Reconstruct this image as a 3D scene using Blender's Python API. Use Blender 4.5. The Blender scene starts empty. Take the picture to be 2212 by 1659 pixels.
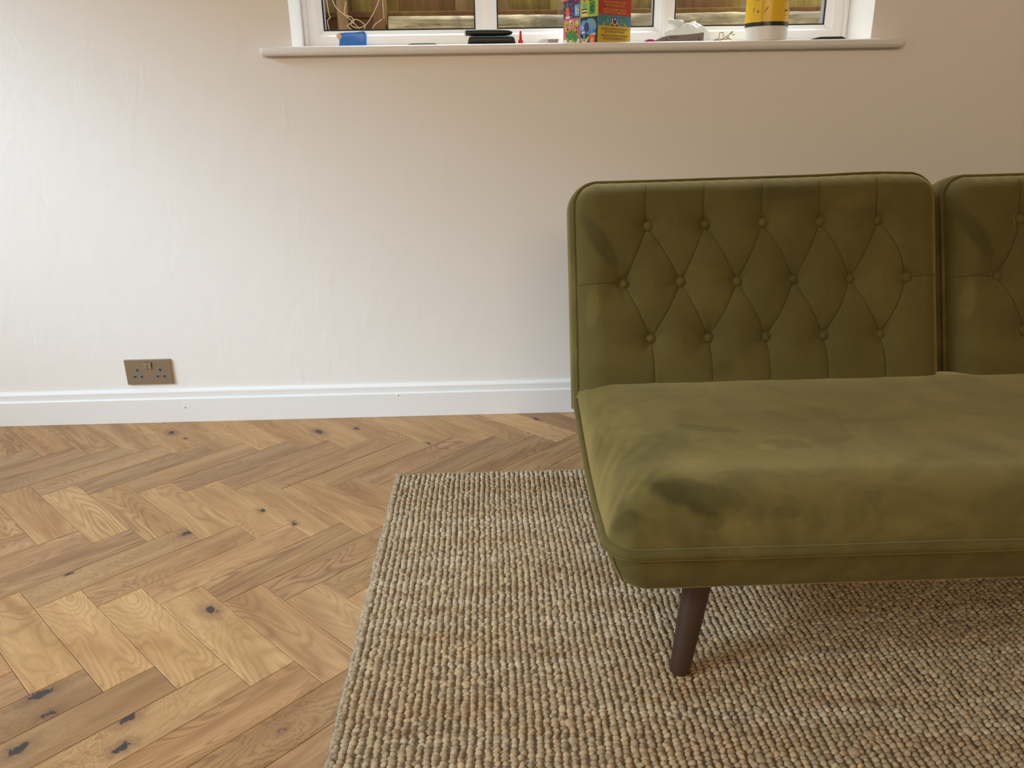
import bpy, bmesh, math, random
import numpy as np
from mathutils import Vector, Matrix, noise

random.seed(7)
RNG = np.random.default_rng(7)
SC = bpy.context.scene
COL = SC.collection

# ------------------------------------------------------------------ camera
W_PX, H_PX, F_PX = 2212.0, 1659.0, 1685.26
CAM_Z = 0.9543
YW = 2.408            # inner face of the window wall
pitch, yaw, roll = 0.34167, 0.02629, -0.01557
fwd = Vector((math.sin(yaw) * math.cos(pitch), math.cos(yaw) * math.cos(pitch), -math.sin(pitch)))
rgt = Vector((math.cos(yaw), -math.sin(yaw), 0))
upv = rgt.cross(fwd)
r2 = math.cos(roll) * rgt + math.sin(roll) * upv
u2 = -math.sin(roll) * rgt + math.cos(roll) * upv
cam_d = bpy.data.cameras.new('camera')
cam_d.sensor_width = 36.0
cam_d.lens = F_PX / W_PX * 36.0
cam_d.clip_start = 0.02
cam = bpy.data.objects.new('camera', cam_d)
COL.objects.link(cam)
m3 = Matrix((r2, u2, -fwd)).transposed()
cam.matrix_world = Matrix.Translation((0, 0, CAM_Z)) @ m3.to_4x4()
SC.camera = cam

# ------------------------------------------------------------------ world, sun, daylight, exposure
SC.view_settings.view_transform = 'Standard'
SC.view_settings.look = 'None'
SC.view_settings.gamma = 1.0
SC.view_settings.use_curve_mapping = False
SC.view_settings.exposure = 0.0
world = bpy.data.worlds.new('sky')
SC.world = world
world.use_nodes = True
wn = world.node_tree.nodes
wn['Background'].inputs['Color'].default_value = (0.86, 0.93, 1.0, 1)
wn['Background'].inputs['Strength'].default_value = 1.7

sun_d = bpy.data.lights.new('sun', 'SUN')
sun_d.energy = 2.6
sun_d.angle = math.radians(0.6)
sun_d.color = (1.0, 0.88, 0.68)
sun = bpy.data.objects.new('sun', sun_d)
COL.objects.link(sun)
sun.rotation_euler = Vector((0.80, -0.22, 1.0)).to_track_quat('Z', 'Y').to_euler()


def area(name, loc, aim, sx, sy, power, color, spread=180):
    d = bpy.data.lights.new(name, 'AREA')
    d.shape = 'RECTANGLE'; d.size = sx; d.size_y = sy
    d.energy = power; d.color = color; d.spread = math.radians(spread)
    o = bpy.data.objects.new(name, d)
    COL.objects.link(o)
    o.location = loc
    o.rotation_euler = (Vector(aim) - Vector(loc)).to_track_quat('-Z', 'Y').to_euler()
    return o


# daylight from the glazed garden doors in the left wall (the low part sees the sunlit terrace)
area('daylight_sky_left', (-9.0, -2.2, 5.4), (-0.3, 1.6, 0.6), 5.0, 2.2, 1640.0, (0.58, 0.80, 1.0))
# the bright strip of sky above the fence beyond the window
area('daylight_sky_back', (0.35, 4.7, 4.3), (0.3, 2.5, 1.3), 7.5, 1.6, 520.0, (0.90, 0.95, 1.0))
# added warm fill lamp behind the camera, stands in for room bounce
area('warm_fill_light', (-0.3, -2.25, 2.12), (0.3, 2.2, 0.55), 2.8, 0.45, 53.0, (1.0, 0.79, 0.57))

# ------------------------------------------------------------------ helpers
def tag(o, label=None, cat=None, group=None, kind=None):
    if label: o['label'] = label
    if cat: o['category'] = cat
    if group: o['group'] = group
    if kind: o['kind'] = kind
    return o


def link(name, me, mats=None, parent=None, smooth=False):
    if mats is not None:
        for m_ in (mats if isinstance(mats, (list, tuple)) else [mats]):
            me.materials.append(m_)
    if smooth:
        me.polygons.foreach_set('use_smooth', np.ones(len(me.polygons), dtype=bool))
    o = bpy.data.objects.new(name, me)
    COL.objects.link(o)
    if parent is not None:
        o.parent = parent
        o.matrix_parent_inverse = parent.matrix_world.inverted() if False else Matrix.Translation(-Vector(WORLD_LOC.get(parent, (0, 0, 0))))
    return o


WORLD_LOC = {}


def empty(name, loc, label=None, cat=None, group=None, kind=None, parent=None):
    o = bpy.data.objects.new(name, None)
    o.empty_display_size = 0.05
    COL.objects.link(o)
    o.location = loc
    WORLD_LOC[o] = loc
    tag(o, label, cat, group, kind)
    return o


def mesh_np(name, V, F, mats=None, parent=None, smooth=False, attr=None):
    """V (n,3) ; F list of index lists or (m,k) array"""
    me = bpy.data.meshes.new(name)
    V = np.asarray(V, dtype=np.float32)
    if isinstance(F, np.ndarray):
        m, k = F.shape
        me.vertices.add(len(V)); me.vertices.foreach_set('co', V.ravel())
        me.loops.add(m * k); me.loops.foreach_set('vertex_index', F.astype(np.int32).ravel())
        me.polygons.add(m)
        me.polygons.foreach_set('loop_start', np.arange(0, m * k, k, dtype=np.int32))
        me.polygons.foreach_set('loop_total', np.full(m, k, dtype=np.int32))
        me.update(calc_edges=True)
    else:
        me.from_pydata([tuple(map(float, v)) for v in V], [], F)
        me.update()
    if attr:
        for an, arr in attr.items():
            if arr.ndim == 2:
                a = me.color_attributes.new(an, 'FLOAT_COLOR', 'POINT')
                c = np.ones((len(V), 4), dtype=np.float32); c[:, :3] = arr
                a.data.foreach_set('color', c.ravel())
            else:
                a = me.attributes.new(an, 'FLOAT', 'POINT')
                a.data.foreach_set('value', arr.astype(np.float32))
    return link(name, me, mats, parent, smooth)


def bm_obj(name, bm, mats=None, parent=None, smooth=False):
    me = bpy.data.meshes.new(name)
    bmesh.ops.recalc_face_normals(bm, faces=bm.faces)
    bm.to_mesh(me); bm.free()
    return link(name, me, mats, parent, smooth)


def add_box(bm, lo, hi, bev=0.0, seg=2, mat=0, rot=None, about=None):
    lo = Vector(lo); hi = Vector(hi)
    c = (lo + hi) / 2; s = hi - lo
    M = Matrix.Translation(c) @ Matrix.Diagonal((s.x, s.y, s.z, 1))
    if rot is not None:
        a = Vector(about) if about is not None else c
        M = Matrix.Translation(a) @ rot.to_4x4() @ Matrix.Translation(-a) @ M
    r = bmesh.ops.create_cube(bm, size=1.0, matrix=M)
    vs = r['verts']
    fs = {f for v in vs for f in v.link_faces}
    for f in fs: f.material_index = mat
    if bev > 0:
        es = {e for f in fs for e in f.edges}
        rb = bmesh.ops.bevel(bm, geom=list(es), offset=bev, segments=seg, profile=0.6, affect='EDGES')
        for f in rb['faces']: f.material_index = mat
    return vs


def box(name, lo, hi, mat, parent=None, bev=0.0, seg=2, rot=None, about=None, smooth=False):
    bm = bmesh.new(); add_box(bm, lo, hi, bev, seg, 0, rot, about)
    return bm_obj(name, bm, mat, parent, smooth)


def tube_vf(path, rad, seg=10, closed=False, cap=True):
    P = [Vector(p) for p in path]; n = len(P)
    R = rad if hasattr(rad, '__len__') else [rad] * n
    V, F = [], []
    prev = None
    for i in range(n):
        if closed: t = (P[(i + 1) % n] - P[i - 1]).normalized()
        else: t = (P[min(i + 1, n - 1)] - P[max(i - 1, 0)]).normalized()
        if prev is None:
            a = Vector((0, 0, 1)) if abs(t.z) < 0.9 else Vector((1, 0, 0))
            nrm = (a - t * a.dot(t)).normalized()
        else:
            nrm = (prev - t * prev.dot(t)).normalized()
        prev = nrm; b = t.cross(nrm)
        for k in range(seg):
            an = 2 * math.pi * k / seg
            V.append(P[i] + (nrm * math.cos(an) + b * math.sin(an)) * R[i])
    for i in range(n if closed else n - 1):
        for k in range(seg):
            j = (i + 1) % n
            F.append([i * seg + k, i * seg + (k + 1) % seg, j * seg + (k + 1) % seg, j * seg + k])
    if cap and not closed:
        F.append(list(range(seg))[::-1]); F.append([(n - 1) * seg + k for k in range(seg)])
    return V, F


def tube(name, path, rad, mat, parent=None, seg=10, closed=False):
    V, F = tube_vf(path, rad, seg, closed)
    return mesh_np(name, np.array([tuple(v) for v in V]), F, mat, parent, True)


def lathe(name, prof, mat, parent=None, seg=40, center=(0, 0, 0), axis=None, smooth=True):
    """prof: list of (r, z)"""
    V, F = [], []
    for r, z in prof:
        for k in range(seg):
            a = 2 * math.pi * k / seg
            V.append(Vector((r * math.cos(a), r * math.sin(a), z)))
    for i in range(len(prof) - 1):
        for k in range(seg):
            F.append([i * seg + k, i * seg + (k + 1) % seg, (i + 1) * seg + (k + 1) % seg, (i + 1) * seg + k])
    F.append(list(range(seg))[::-1]); F.append([(len(prof) - 1) * seg + k for k in range(seg)])
    q = Vector((0, 0, 1)).rotation_difference(Vector(axis).normalized()) if axis is not None else None
    c = Vector(center)
    V = [((q @ v) if q else v) + c for v in V]
    return mesh_np(name, np.array([tuple(v) for v in V]), F, mat, parent, smooth)


def extrude_profile(name, prof_yz, x0, x1, mat, parent=None, smooth=False):
    n = len(prof_yz)
    V = [(x0, y, z) for y, z in prof_yz] + [(x1, y, z) for y, z in prof_yz]
    F = [[i, (i + 1) % n, n + (i + 1) % n, n + i] for i in range(n)]
    F.append(list(range(n))[::-1]); F.append(list(range(n, 2 * n)))
    bm = bmesh.new()
    vs = [bm.verts.new(v) for v in V]
    for f in F: bm.faces.new([vs[i] for i in f])
    return bm_obj(name, bm, mat, parent, smooth)


def sstep(a, b, x):
    t = np.clip((x - a) / (b - a), 0, 1)
    return t * t * (3 - 2 * t)


def vnoise(P, scale, seed=0.0):
    """smooth 3-D noise for arrays of points, returns about -1..1"""
    out = np.empty(len(P))
    off = Vector((seed * 13.7, seed * 7.1, seed * 3.3))
    for i, p in enumerate(P):
        out[i] = noise.noise(Vector((float(p[0]), float(p[1]), float(p[2]))) * scale + off)
    return out


# ------------------------------------------------------------------ materials
class NT:
    def __init__(s, name):
        s.m = bpy.data.materials.new(name); s.m.use_nodes = True
        s.t = s.m.node_tree; s.n = s.t.nodes; s.l = s.t.links
        s.b = s.n['Principled BSDF']; s.out = s.n['Material Output']

    def node(s, typ, **kw):
        nd = s.n.new(typ)
        for k, v in kw.items(): setattr(nd, k, v)
        return nd

    def set(s, sock, v):
        if hasattr(v, 'is_linked'): s.l.new(v, sock)
        else: sock.default_value = v

    def math(s, op, a, b=None, c=None, clamp=False):
        nd = s.node('ShaderNodeMath', operation=op, use_clamp=clamp)
        s.set(nd.inputs[0], a)
        if b is not None: s.set(nd.inputs[1], b)
        if c is not None: s.set(nd.inputs[2], c)
        return nd.outputs[0]

    def vmath(s, op, a, b=None):
        nd = s.node('ShaderNodeVectorMath', operation=op)
        s.set(nd.inputs[0], a)
        if b is not None: s.set(nd.inputs[1], b)
        return nd.outputs['Value'] if op in ('LENGTH', 'DISTANCE', 'DOT_PRODUCT') else nd.outputs['Vector']

    def coord(s, kind='Object'):
        return s.node('ShaderNodeTexCoord').outputs[kind]

    def mapping(s, v, scale=(1, 1, 1), loc=(0, 0, 0), rot=(0, 0, 0)):
        nd = s.node('ShaderNodeMapping')
        s.set(nd.inputs['Vector'], v)
        nd.inputs['Scale'].default_value = scale; nd.inputs['Location'].default_value = loc
        nd.inputs['Rotation'].default_value = rot
        return nd.outputs[0]

    def noise(s, v, scale=5, detail=2, rough=0.5, dist=0.0, color=False):
        nd = s.node('ShaderNodeTexNoise')
        s.set(nd.inputs['Vector'], v)
        nd.inputs['Scale'].default_value = scale; nd.inputs['Detail'].default_value = detail
        nd.inputs['Roughness'].default_value = rough; nd.inputs['Distortion'].default_value = dist
        return nd.outputs['Color' if color else 'Fac']

    def ramp(s, f, stops, interp='LINEAR'):
        nd = s.node('ShaderNodeValToRGB')
        s.set(nd.inputs[0], f)
        cr = nd.color_ramp; cr.interpolation = interp
        while len(cr.elements) < len(stops): cr.elements.new(0.5)
        for e, (p, c) in zip(cr.elements, stops):
            e.position = p; e.color = (c, c, c, 1) if not hasattr(c, '__len__') else (*c[:3], 1)
        return nd.outputs['Color']

    def mix(s, f, a, b, blend='MIX'):
        nd = s.node('ShaderNodeMix', data_type='RGBA', blend_type=blend)
        s.set(nd.inputs[0], f)
        for i, v in ((6, a), (7, b)):
            s.set(nd.inputs[i], v if hasattr(v, 'is_linked') else (*v[:3], 1))
        return nd.outputs[2]

    def bump(s, h, strength=0.2, dist=0.001, normal=None):
        nd = s.node('ShaderNodeBump')
        s.set(nd.inputs['Height'], h)
        nd.inputs['Strength'].default_value = strength; nd.inputs['Distance'].default_value = dist
        if normal is not None: s.l.new(normal, nd.inputs['Normal'])
        return nd.outputs[0]

    def P(s, **kw):
        names = {'color': 'Base Color', 'rough': 'Roughness', 'metal': 'Metallic', 'normal': 'Normal', 'spec': 'Specular IOR Level',
                 'sheen': 'Sheen Weight', 'sheenr': 'Sheen Roughness', 'sheent': 'Sheen Tint', 'aniso': 'Anisotropic',
                 'trans': 'Transmission Weight', 'coat': 'Coat Weight', 'coatr': 'Coat Roughness', 'sss': 'Subsurface Weight', 'tangent': 'Tangent'}
        for k, v in kw.items():
            if k in ('color', 'sheent') and not hasattr(v, 'is_linked'): v = (*v[:3], 1)
            s.set(s.b.inputs[names[k]], v)
        return s.m


def plain(name, color, rough=0.5, metal=0.0, var=0.04, scale=60, bump=0.0, **kw):
    n = NT(name)
    c = n.coord()
    f = n.noise(c, scale, 3)
    dark = tuple(x * (1 - var * 2) for x in color); light = tuple(min(1, x * (1 + var * 2)) for x in color)
    n.P(color=n.mix(f, dark, light), rough=rough, metal=metal, **kw)
    if bump: n.P(normal=n.bump(f, bump, 0.0005))
    return n.m


def wall_mat():
    n = NT('matt_wall_paint'); c = n.coord()
    big = n.noise(n.mapping(c, (1, 1, 1)), 1.3, 3, 0.6)
    col = n.mix(big, (0.80, 0.765, 0.715), (0.83, 0.80, 0.755))
    trow = n.noise(n.mapping(c, (1, 1, 0.6), rot=(0, 0.4, 0)), 9, 4, 0.55, 1.2)
    fine = n.noise(c, 260, 3, 0.6)
    marks = n.ramp(n.noise(n.mapping(c, (1, 1, 0.35), rot=(0, 0.35, 0)), 17, 2, 0.4, 0.5), [(0.70, 0), (0.74, 1)])
    n1 = n.bump(trow, 0.35, 0.004)
    n2 = n.bump(marks, 0.25, 0.0012, n1)
    n3 = n.bump(fine, 0.12, 0.0008, n2)
    n.P(color=col, rough=0.75, spec=0.3, normal=n3)
    return n.m


def gloss_white(name, c0=(0.82, 0.81, 0.785), rough=0.32, bump=0.06):
    n = NT(name); c = n.coord()
    f = n.noise(c, 7, 3)
    n.P(color=n.mix(f, tuple(x * .97 for x in c0), c0), rough=rough, normal=n.bump(n.noise(n.mapping(c, (0.3, 1, 1)), 90, 2), bump, 0.0006))
    return n.m


def oak_mat():
    n = NT('oak_plank')
    uv = n.node('ShaderNodeUVMap', uv_map='UVMap').outputs[0]
    rnd = n.math('ADD', n.node('ShaderNodeObjectInfo').outputs['Random'], n.node('ShaderNodeAttribute', attribute_name='plank_random').outputs['Fac'])
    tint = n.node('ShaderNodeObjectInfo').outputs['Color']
    sep = n.node('ShaderNodeSeparateXYZ'); n.l.new(uv, sep.inputs[0])
    u, v = sep.outputs[0], sep.outputs[1]

    def kn(name):
        a = n.node('ShaderNodeAttribute', attribute_name=name, attribute_type='OBJECT').outputs['Vector']
        sp = n.node('ShaderNodeSeparateXYZ'); n.l.new(a, sp.inputs[0])
        return sp.outputs
    wob = n.noise(n.mapping(uv, (1, 1, 1)), 60, 3, 0.6)
    wobs = n.math('MULTIPLY', n.math('SUBTRACT', wob, 0.5), 0.032)
    ds, sizes = [], []
    for nm in ('knot', 'knot_two'):
        k = kn(nm)
        du = n.math('MULTIPLY', n.math('SUBTRACT', u, k[0]), 0.62)
        dv = n.math('SUBTRACT', v, k[1])
        d = n.math('SQRT', n.math('ADD', n.math('MULTIPLY', du, du), n.math('MULTIPLY', dv, dv)))
        has = n.math('GREATER_THAN', k[2], 0.0001)
        d = n.math('ADD', n.math('ADD', d, wobs), n.math('MULTIPLY', n.math('SUBTRACT', 1.0, has), 10.0))
        ds.append(d); sizes.append(k[2])
    # growth field : contour lines give the cathedral figure
    st = n.node('ShaderNodeMapRange'); n.l.new(n.math('FRACT', n.math('MULTIPLY', rnd, 17.3)), st.inputs[0])
    st.inputs['To Min'].default_value = 0.45; st.inputs['To Max'].default_value = 3.6
    cv = n.node('ShaderNodeCombineXYZ')
    n.l.new(n.math('MULTIPLY', u, st.outputs[0]), cv.inputs[0]); n.l.new(n.math('MULTIPLY', v, 9.0), cv.inputs[1])
    n.l.new(n.math('MULTIPLY', rnd, 61.0), cv.inputs[2])
    fld = n.noise(cv.outputs[0], 1.0, 2.2, 0.42, 0.25)
    kf = None
    for d, s in zip(ds, sizes):
        e = n.math('MULTIPLY', n.math('EXPONENT', n.math('MULTIPLY', d, -34.0)), 0.38)
        kf = e if kf is None else n.math('ADD', kf, e)
    fld = n.math('ADD', fld, kf)
    amp = n.math('MULTIPLY_ADD', n.math('FRACT', n.math('MULTIPLY', rnd, 7.7)), 110.0, 120.0)
    ring = n.math('SINE', n.math('MULTIPLY', fld, amp))
    ring = n.math('MULTIPLY_ADD', ring, 0.5, 0.5)
    ring = n.math('MULTIPLY', n.math('POWER', ring, 2.6), n.ramp(n.noise(n.mapping(cv.outputs[0], (1.6, 0.8, 1.0), loc=(4, 2, 9)), 1.0, 2), [(0.36, 0.25), (0.62, 1.0)]))
    fm = n.node('ShaderNodeCombineXYZ')
    n.l.new(n.math('MULTIPLY', u, 14.0), fm.inputs[0]); n.l.new(n.math('MULTIPLY', v, 420.0), fm.inputs[1]); n.l.new(n.math('MULTIPLY', rnd, 19.0), fm.inputs[2])
    fib = n.noise(fm.outputs[0], 1.0, 3, 0.6)
    pm = n.node('ShaderNodeCombineXYZ')
    n.l.new(n.math('MULTIPLY', u, 3.0), pm.inputs[0]); n.l.new(n.math('MULTIPLY', v, 22.0), pm.inputs[1]); n.l.new(n.math('MULTIPLY', rnd, 43.0), pm.inputs[2])
    patch = n.noise(pm.outputs[0], 1.0, 3, 0.55, 0.6)
    base = n.mix(n.ramp(patch, [(0.32, 0), (0.70, 1)]), (0.36, 0.186, 0.072), (0.56, 0.338, 0.152))
    rc = n.math('MULTIPLY_ADD', n.math('FRACT', n.math('MULTIPLY', rnd, 5.1)), 0.45, 0.38)
    base = n.mix(n.math('MULTIPLY', ring, rc), base, (0.22, 0.105, 0.040))
    base = n.mix(n.math('MULTIPLY', n.ramp(fib, [(0.42, 1), (0.60, 0)]), 0.24), base, (0.25, 0.135, 0.06))
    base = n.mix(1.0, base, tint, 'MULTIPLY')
    # knots: brown halo and nearly black filled core
    for d, s in zip(ds, sizes):
        halo = n.math('SUBTRACT', 1.0, n.math('DIVIDE', d, n.math('MAXIMUM', n.math('MULTIPLY', s, 2.6), 0.0005)), clamp=True)
        base = n.mix(n.math('MULTIPLY', halo, 0.85), base, (0.14, 0.066, 0.030))
        core = n.math('LESS_THAN', d, n.math('MULTIPLY', s, 0.72))
        base = n.mix(n.math('MULTIPLY', core, 0.92), base, (0.028, 0.026, 0.027))
    tan = n.node('ShaderNodeTangent', direction_type='UV_MAP', uv_map='UVMap').outputs[0]
    nb = n.bump(fib, 0.14, 0.0006)
    nb = n.bump(ring, 0.06, 0.0006, nb)
    n.P(color=base, rough=n.math('MULTIPLY_ADD', fib, 0.12, 0.40), spec=0.42, normal=nb, aniso=0.35, tangent=tan)
    return n.m


def velvet_mat(name, nap=False, pc=1.0, base=0.42, sh=0.75):
    n = NT(name)
    c = n.coord()
    a = n.noise(c, 5.0, 3, 0.55, 1.2)
    b = n.noise(n.mapping(c, (1.0, 1.6, 1.2), loc=(3, 1, 7)), 13.0, 3, 0.6, 0.9)
    pa = n.ramp(a, [(0.38, 0), (0.60, 1)])
    pb = n.ramp(b, [(0.54, 0), (0.62, 1)])
    fine = n.noise(c, 900, 2, 0.6)
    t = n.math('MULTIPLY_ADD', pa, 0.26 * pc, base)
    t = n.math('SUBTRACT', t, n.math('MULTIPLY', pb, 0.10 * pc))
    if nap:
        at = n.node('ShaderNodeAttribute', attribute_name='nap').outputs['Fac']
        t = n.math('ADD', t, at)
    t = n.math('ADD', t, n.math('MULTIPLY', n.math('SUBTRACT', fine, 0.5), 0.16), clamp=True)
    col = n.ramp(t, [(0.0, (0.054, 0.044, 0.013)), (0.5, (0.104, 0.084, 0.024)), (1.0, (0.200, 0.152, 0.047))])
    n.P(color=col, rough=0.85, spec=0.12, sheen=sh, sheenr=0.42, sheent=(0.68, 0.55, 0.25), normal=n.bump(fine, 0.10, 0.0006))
    return n.m


def jute_mat():
    n = NT('jute_cord')
    c = n.node('ShaderNodeAttribute', attribute_name='tone').outputs['Color']
    oc = n.coord()
    f = n.noise(n.mapping(oc, (1.0, 2.2, 1.0), rot=(0, 0, 0.5)), 520, 4, 0.7)
    col = n.mix(n.ramp(f, [(0.30, 0.0), (0.72, 1.0)]), n.mix(1.0, c, (0.50, 0.44, 0.36), 'MULTIPLY'), n.mix(1.0, c, (1.18, 1.18, 1.18), 'MULTIPLY'))
    n.P(color=col, rough=0.42, spec=0.6, normal=n.bump(f, 0.85, 0.0018))
    return n.m


def walnut_mat():
    n = NT('dark_stained_leg_wood'); c = n.coord()
    f = n.noise(n.mapping(c, (1, 1, 0.08)), 260, 4, 0.6, 0.4)
    g = n.noise(n.mapping(c, (1, 1, 0.2)), 40, 2)
    col = n.mix(f, (0.024, 0.011, 0.007), (0.070, 0.033, 0.020))
    n.P(color=n.mix(g, col, (0.046, 0.022, 0.014)), rough=0.36, spec=0.5, normal=n.bump(f, 0.12, 0.0004))
    return n.m


def brushed_mat():
    n = NT('brushed_steel_plate'); c = n.coord()
    f = n.noise(n.mapping(c, (1, 1, 26)), 55, 3, 0.6)
    n.P(color=n.mix(f, (0.40, 0.335, 0.26), (0.47, 0.40, 0.315)), metal=1.0, rough=0.42, normal=n.bump(f, 0.05, 0.0003))  # brown cast of the reflected wooden floor put into the steel colour
    return n.m


def glass_mat():
    n = NT('window_glass')
    tr = n.node('ShaderNodeBsdfTransparent'); tr.inputs[0].default_value = (0.96, 0.975, 0.965, 1)
    gl = n.node('ShaderNodeBsdfGlossy'); gl.inputs['Roughness'].default_value = 0.01
    fr = n.node('ShaderNodeFresnel'); fr.inputs[0].default_value = 1.5
    mx = n.node('ShaderNodeMixShader')
    n.l.new(n.math('MULTIPLY', n.math('MULTIPLY', fr.outputs[0], 1.3, clamp=True), n.math('SUBTRACT', 1.0, n.node('ShaderNodeNewGeometry').outputs['Backfacing'])), mx.inputs[0]); n.l.new(tr.outputs[0], mx.inputs[1]); n.l.new(gl.outputs[0], mx.inputs[2])
    n.l.new(mx.outputs[0], n.out.inputs[0])
    return n.m


def old_wood(name, a, b, c3, scale=(1, 1, 1), stain=0.5):
    n = NT(name); c = n.coord()
    f = n.noise(n.mapping(c, scale), 30, 5, 0.65, 0.6)
    g = n.noise(n.mapping(c, (2, 2, 2)), 3.0, 4, 0.6, 0.8)
    col = n.mix(n.ramp(f, [(0.35, 0), (0.65, 1)]), a, b)
    col = n.mix(n.ramp(g, [(0.45, 0), (0.62, stain)]), col, c3)
    n.P(color=col, rough=0.85, spec=0.2, normal=n.bump(f, 0.8, 0.006))
    return n.m


def bag_mat():
    n = NT('thin_white_plastic_film'); c = n.coord()
    f = n.noise(c, 40, 3)
    n.P(color=n.mix(f, (0.78, 0.76, 0.72), (0.86, 0.85, 0.82)), rough=0.3, spec=0.5)
    tl = n.node('ShaderNodeBsdfTranslucent'); tl.inputs[0].default_value = (0.85, 0.84, 0.8, 1)
    mx = n.node('ShaderNodeMixShader'); mx.inputs[0].default_value = 0.5
    n.l.new(n.b.outputs[0], mx.inputs[1]); n.l.new(tl.outputs[0], mx.inputs[2]); n.l.new(mx.outputs[0], n.out.inputs[0])
    return n.m


M_WALL = wall_mat(); M_TRIM = gloss_white('white_skirting_gloss'); M_SILL = gloss_white('white_sill_gloss', (0.82, 0.805, 0.78), 0.36, 0.1)
M_UPVC = gloss_white('white_window_plastic', (0.88, 0.88, 0.87), 0.28, 0.02)
M_OAK = oak_mat()
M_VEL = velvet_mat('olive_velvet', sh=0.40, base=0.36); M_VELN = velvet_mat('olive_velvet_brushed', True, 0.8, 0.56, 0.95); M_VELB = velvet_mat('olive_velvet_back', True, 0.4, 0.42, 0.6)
M_JUTE = jute_mat(); M_LEG = walnut_mat(); M_PLATE = brushed_mat(); M_GLASS = glass_mat()
M_SEAM = plain('dark_seam_thread', (0.030, 0.026, 0.006), 0.9)
M_CEIL = plain('ceiling_paint', (0.82, 0.80, 0.77), 0.8, var=0.01)

# ------------------------------------------------------------------ room shell
WX0, WX1, WY0 = -2.7, 3.2, -2.5
RX0, RX1, RZ0, RZ1 = -0.541, 1.108, 1.106, 2.10     # window reveal
CEIL = 2.42
bm = bmesh.new()
YB = YW + 0.30
for lo, hi in (((WX0 - .2, YW, -0.05), (RX0, YB, CEIL)), ((RX1, YW, -0.05), (WX1 + .2, YB, CEIL)),
               ((RX0, YW, -0.05), (RX1, YB, RZ0)), ((RX0, YW, RZ1), (RX1, YB, CEIL))):
    add_box(bm, lo, hi)
bmesh.ops.remove_doubles(bm, verts=bm.verts, dist=1e-5)
tag(bm_obj('wall_back', bm, M_WALL), kind='structure')
tag(box('wall_right', (WX1, WY0, -0.05), (WX1 + .15, YW, CEIL), M_WALL), kind='structure')
bm = bmesh.new()   # left wall with the garden door opening
for lo, hi in (((WX0 - .15, WY0, -0.05), (WX0, -0.5, CEIL)), ((WX0 - .15, 2.2, -0.05), (WX0, YW, CEIL)), ((WX0 - .15, -0.5, 2.1), (WX0, 2.2, CEIL))):
    add_box(bm, lo, hi)
tag(bm_obj('wall_left', bm, M_WALL), kind='structure')
bm = bmesh.new()   # wall behind the camera with an opening
for lo, hi in (((WX0, WY0 - .15, -0.05), (-1.8, WY0, CEIL)), ((0.7, WY0 - .15, -0.05), (WX1, WY0, CEIL)),
               ((-1.8, WY0 - .15, 2.1), (0.7, WY0, CEIL)), ((-1.8, WY0 - .15, -0.05), (0.7, WY0, 0.5))):
    add_box(bm, lo, hi)
tag(bm_obj('wall_front', bm, M_WALL), kind='structure')
# unseen shell behind the rear opening, added to shut out sky light
M_SKYBLOCK = plain('warm_sky_block_paint', (0.62, 0.50, 0.36), 0.8, var=0.01)
bm = bmesh.new()
for lo, hi in (((-2.1, WY0 - 1.7, -0.05), (1.0, WY0 - 1.6, CEIL)), ((-2.2, WY0 - 1.7, -0.05), (-2.1, WY0 - .15, CEIL)), ((1.0, WY0 - 1.7, -0.05), (1.1, WY0 - .15, CEIL)),
               ((-2.2, WY0 - 1.7, CEIL - .1), (1.1, WY0 - .15, CEIL)), ((-2.2, WY0 - 1.7, -0.1), (1.1, WY0 - .15, -0.05))):
    add_box(bm, lo, hi)
tag(bm_obj('wall_sky_block_rear', bm, M_SKYBLOCK), kind='structure')
tag(box('wall_sky_block_left', (-4.35, -6.0, -0.05), (-4.2, 5.5, 1.85), plain('sky_block_render', (0.42, 0.38, 0.32), 0.9)), kind='structure')  # unseen wall added outdoors to block low sky at the left opening
tag(box('ceiling', (WX0 - .2, WY0 - .2, CEIL), (WX1 + .2, YB, CEIL + .12), M_CEIL), kind='structure')
M_SUB = plain('floor_base_board', (0.16, 0.095, 0.045), 0.7)
FLOOR = tag(box('floor', (WX0 - .15, WY0 - .15, -0.06), (WX1 + .15, YW, -0.0125), M_SUB), kind='structure')

# skirting board
yb = YW
prof = [(yb, 0.0005), (yb - 0.018, 0.0005), (yb - 0.018, 0.0795), (yb - 0.0165, 0.0815), (yb - 0.0115, 0.0825), (yb - 0.0115, 0.102),
        (yb - 0.0095, 0.1065), (yb - 0.0055, 0.1095), (yb - 0.002, 0.1105), (yb, 0.1105)]
SK = tag(extrude_profile('baseboard_back', prof, WX0, WX1, M_TRIM), kind='structure')
for px_, pz_ in ((-1.0, 0.052), (-0.31, 0.075)):
    lathe('paint_drip', [(0.0001, 0.0), (0.0035, 0.0004), (0.0028, 0.0014), (0.0003, 0.002)], M_TRIM, SK, 12, (px_, yb - 0.0182, pz_), (0, -1, 0))

# ------------------------------------------------------------------ oak herringbone planks
PW = 0.09
AL = 0.7900453880468489
OX, OY = -10.543358322150132, 15.346707243963673
ca, sa = math.cos(AL), math.sin(AL)


def ab2xy(a, b):
    return Vector(((OX + a * ca + b * sa) * PW, (OY + a * sa - b * ca) * PW))


def xy2ab(x, y):
    X = x / PW - OX; Y = y / PW - OY
    return (X * ca + Y * sa, X * sa - Y * ca)


def pix_floor(px, py, z=0.0):
    d = fwd + r2 * ((px - 1106) / F_PX) - u2 * ((py - 829.5) / F_PX)
    t = (z - CAM_Z) / d.z
    return Vector((d.x * t, d.y * t, z))


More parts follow.
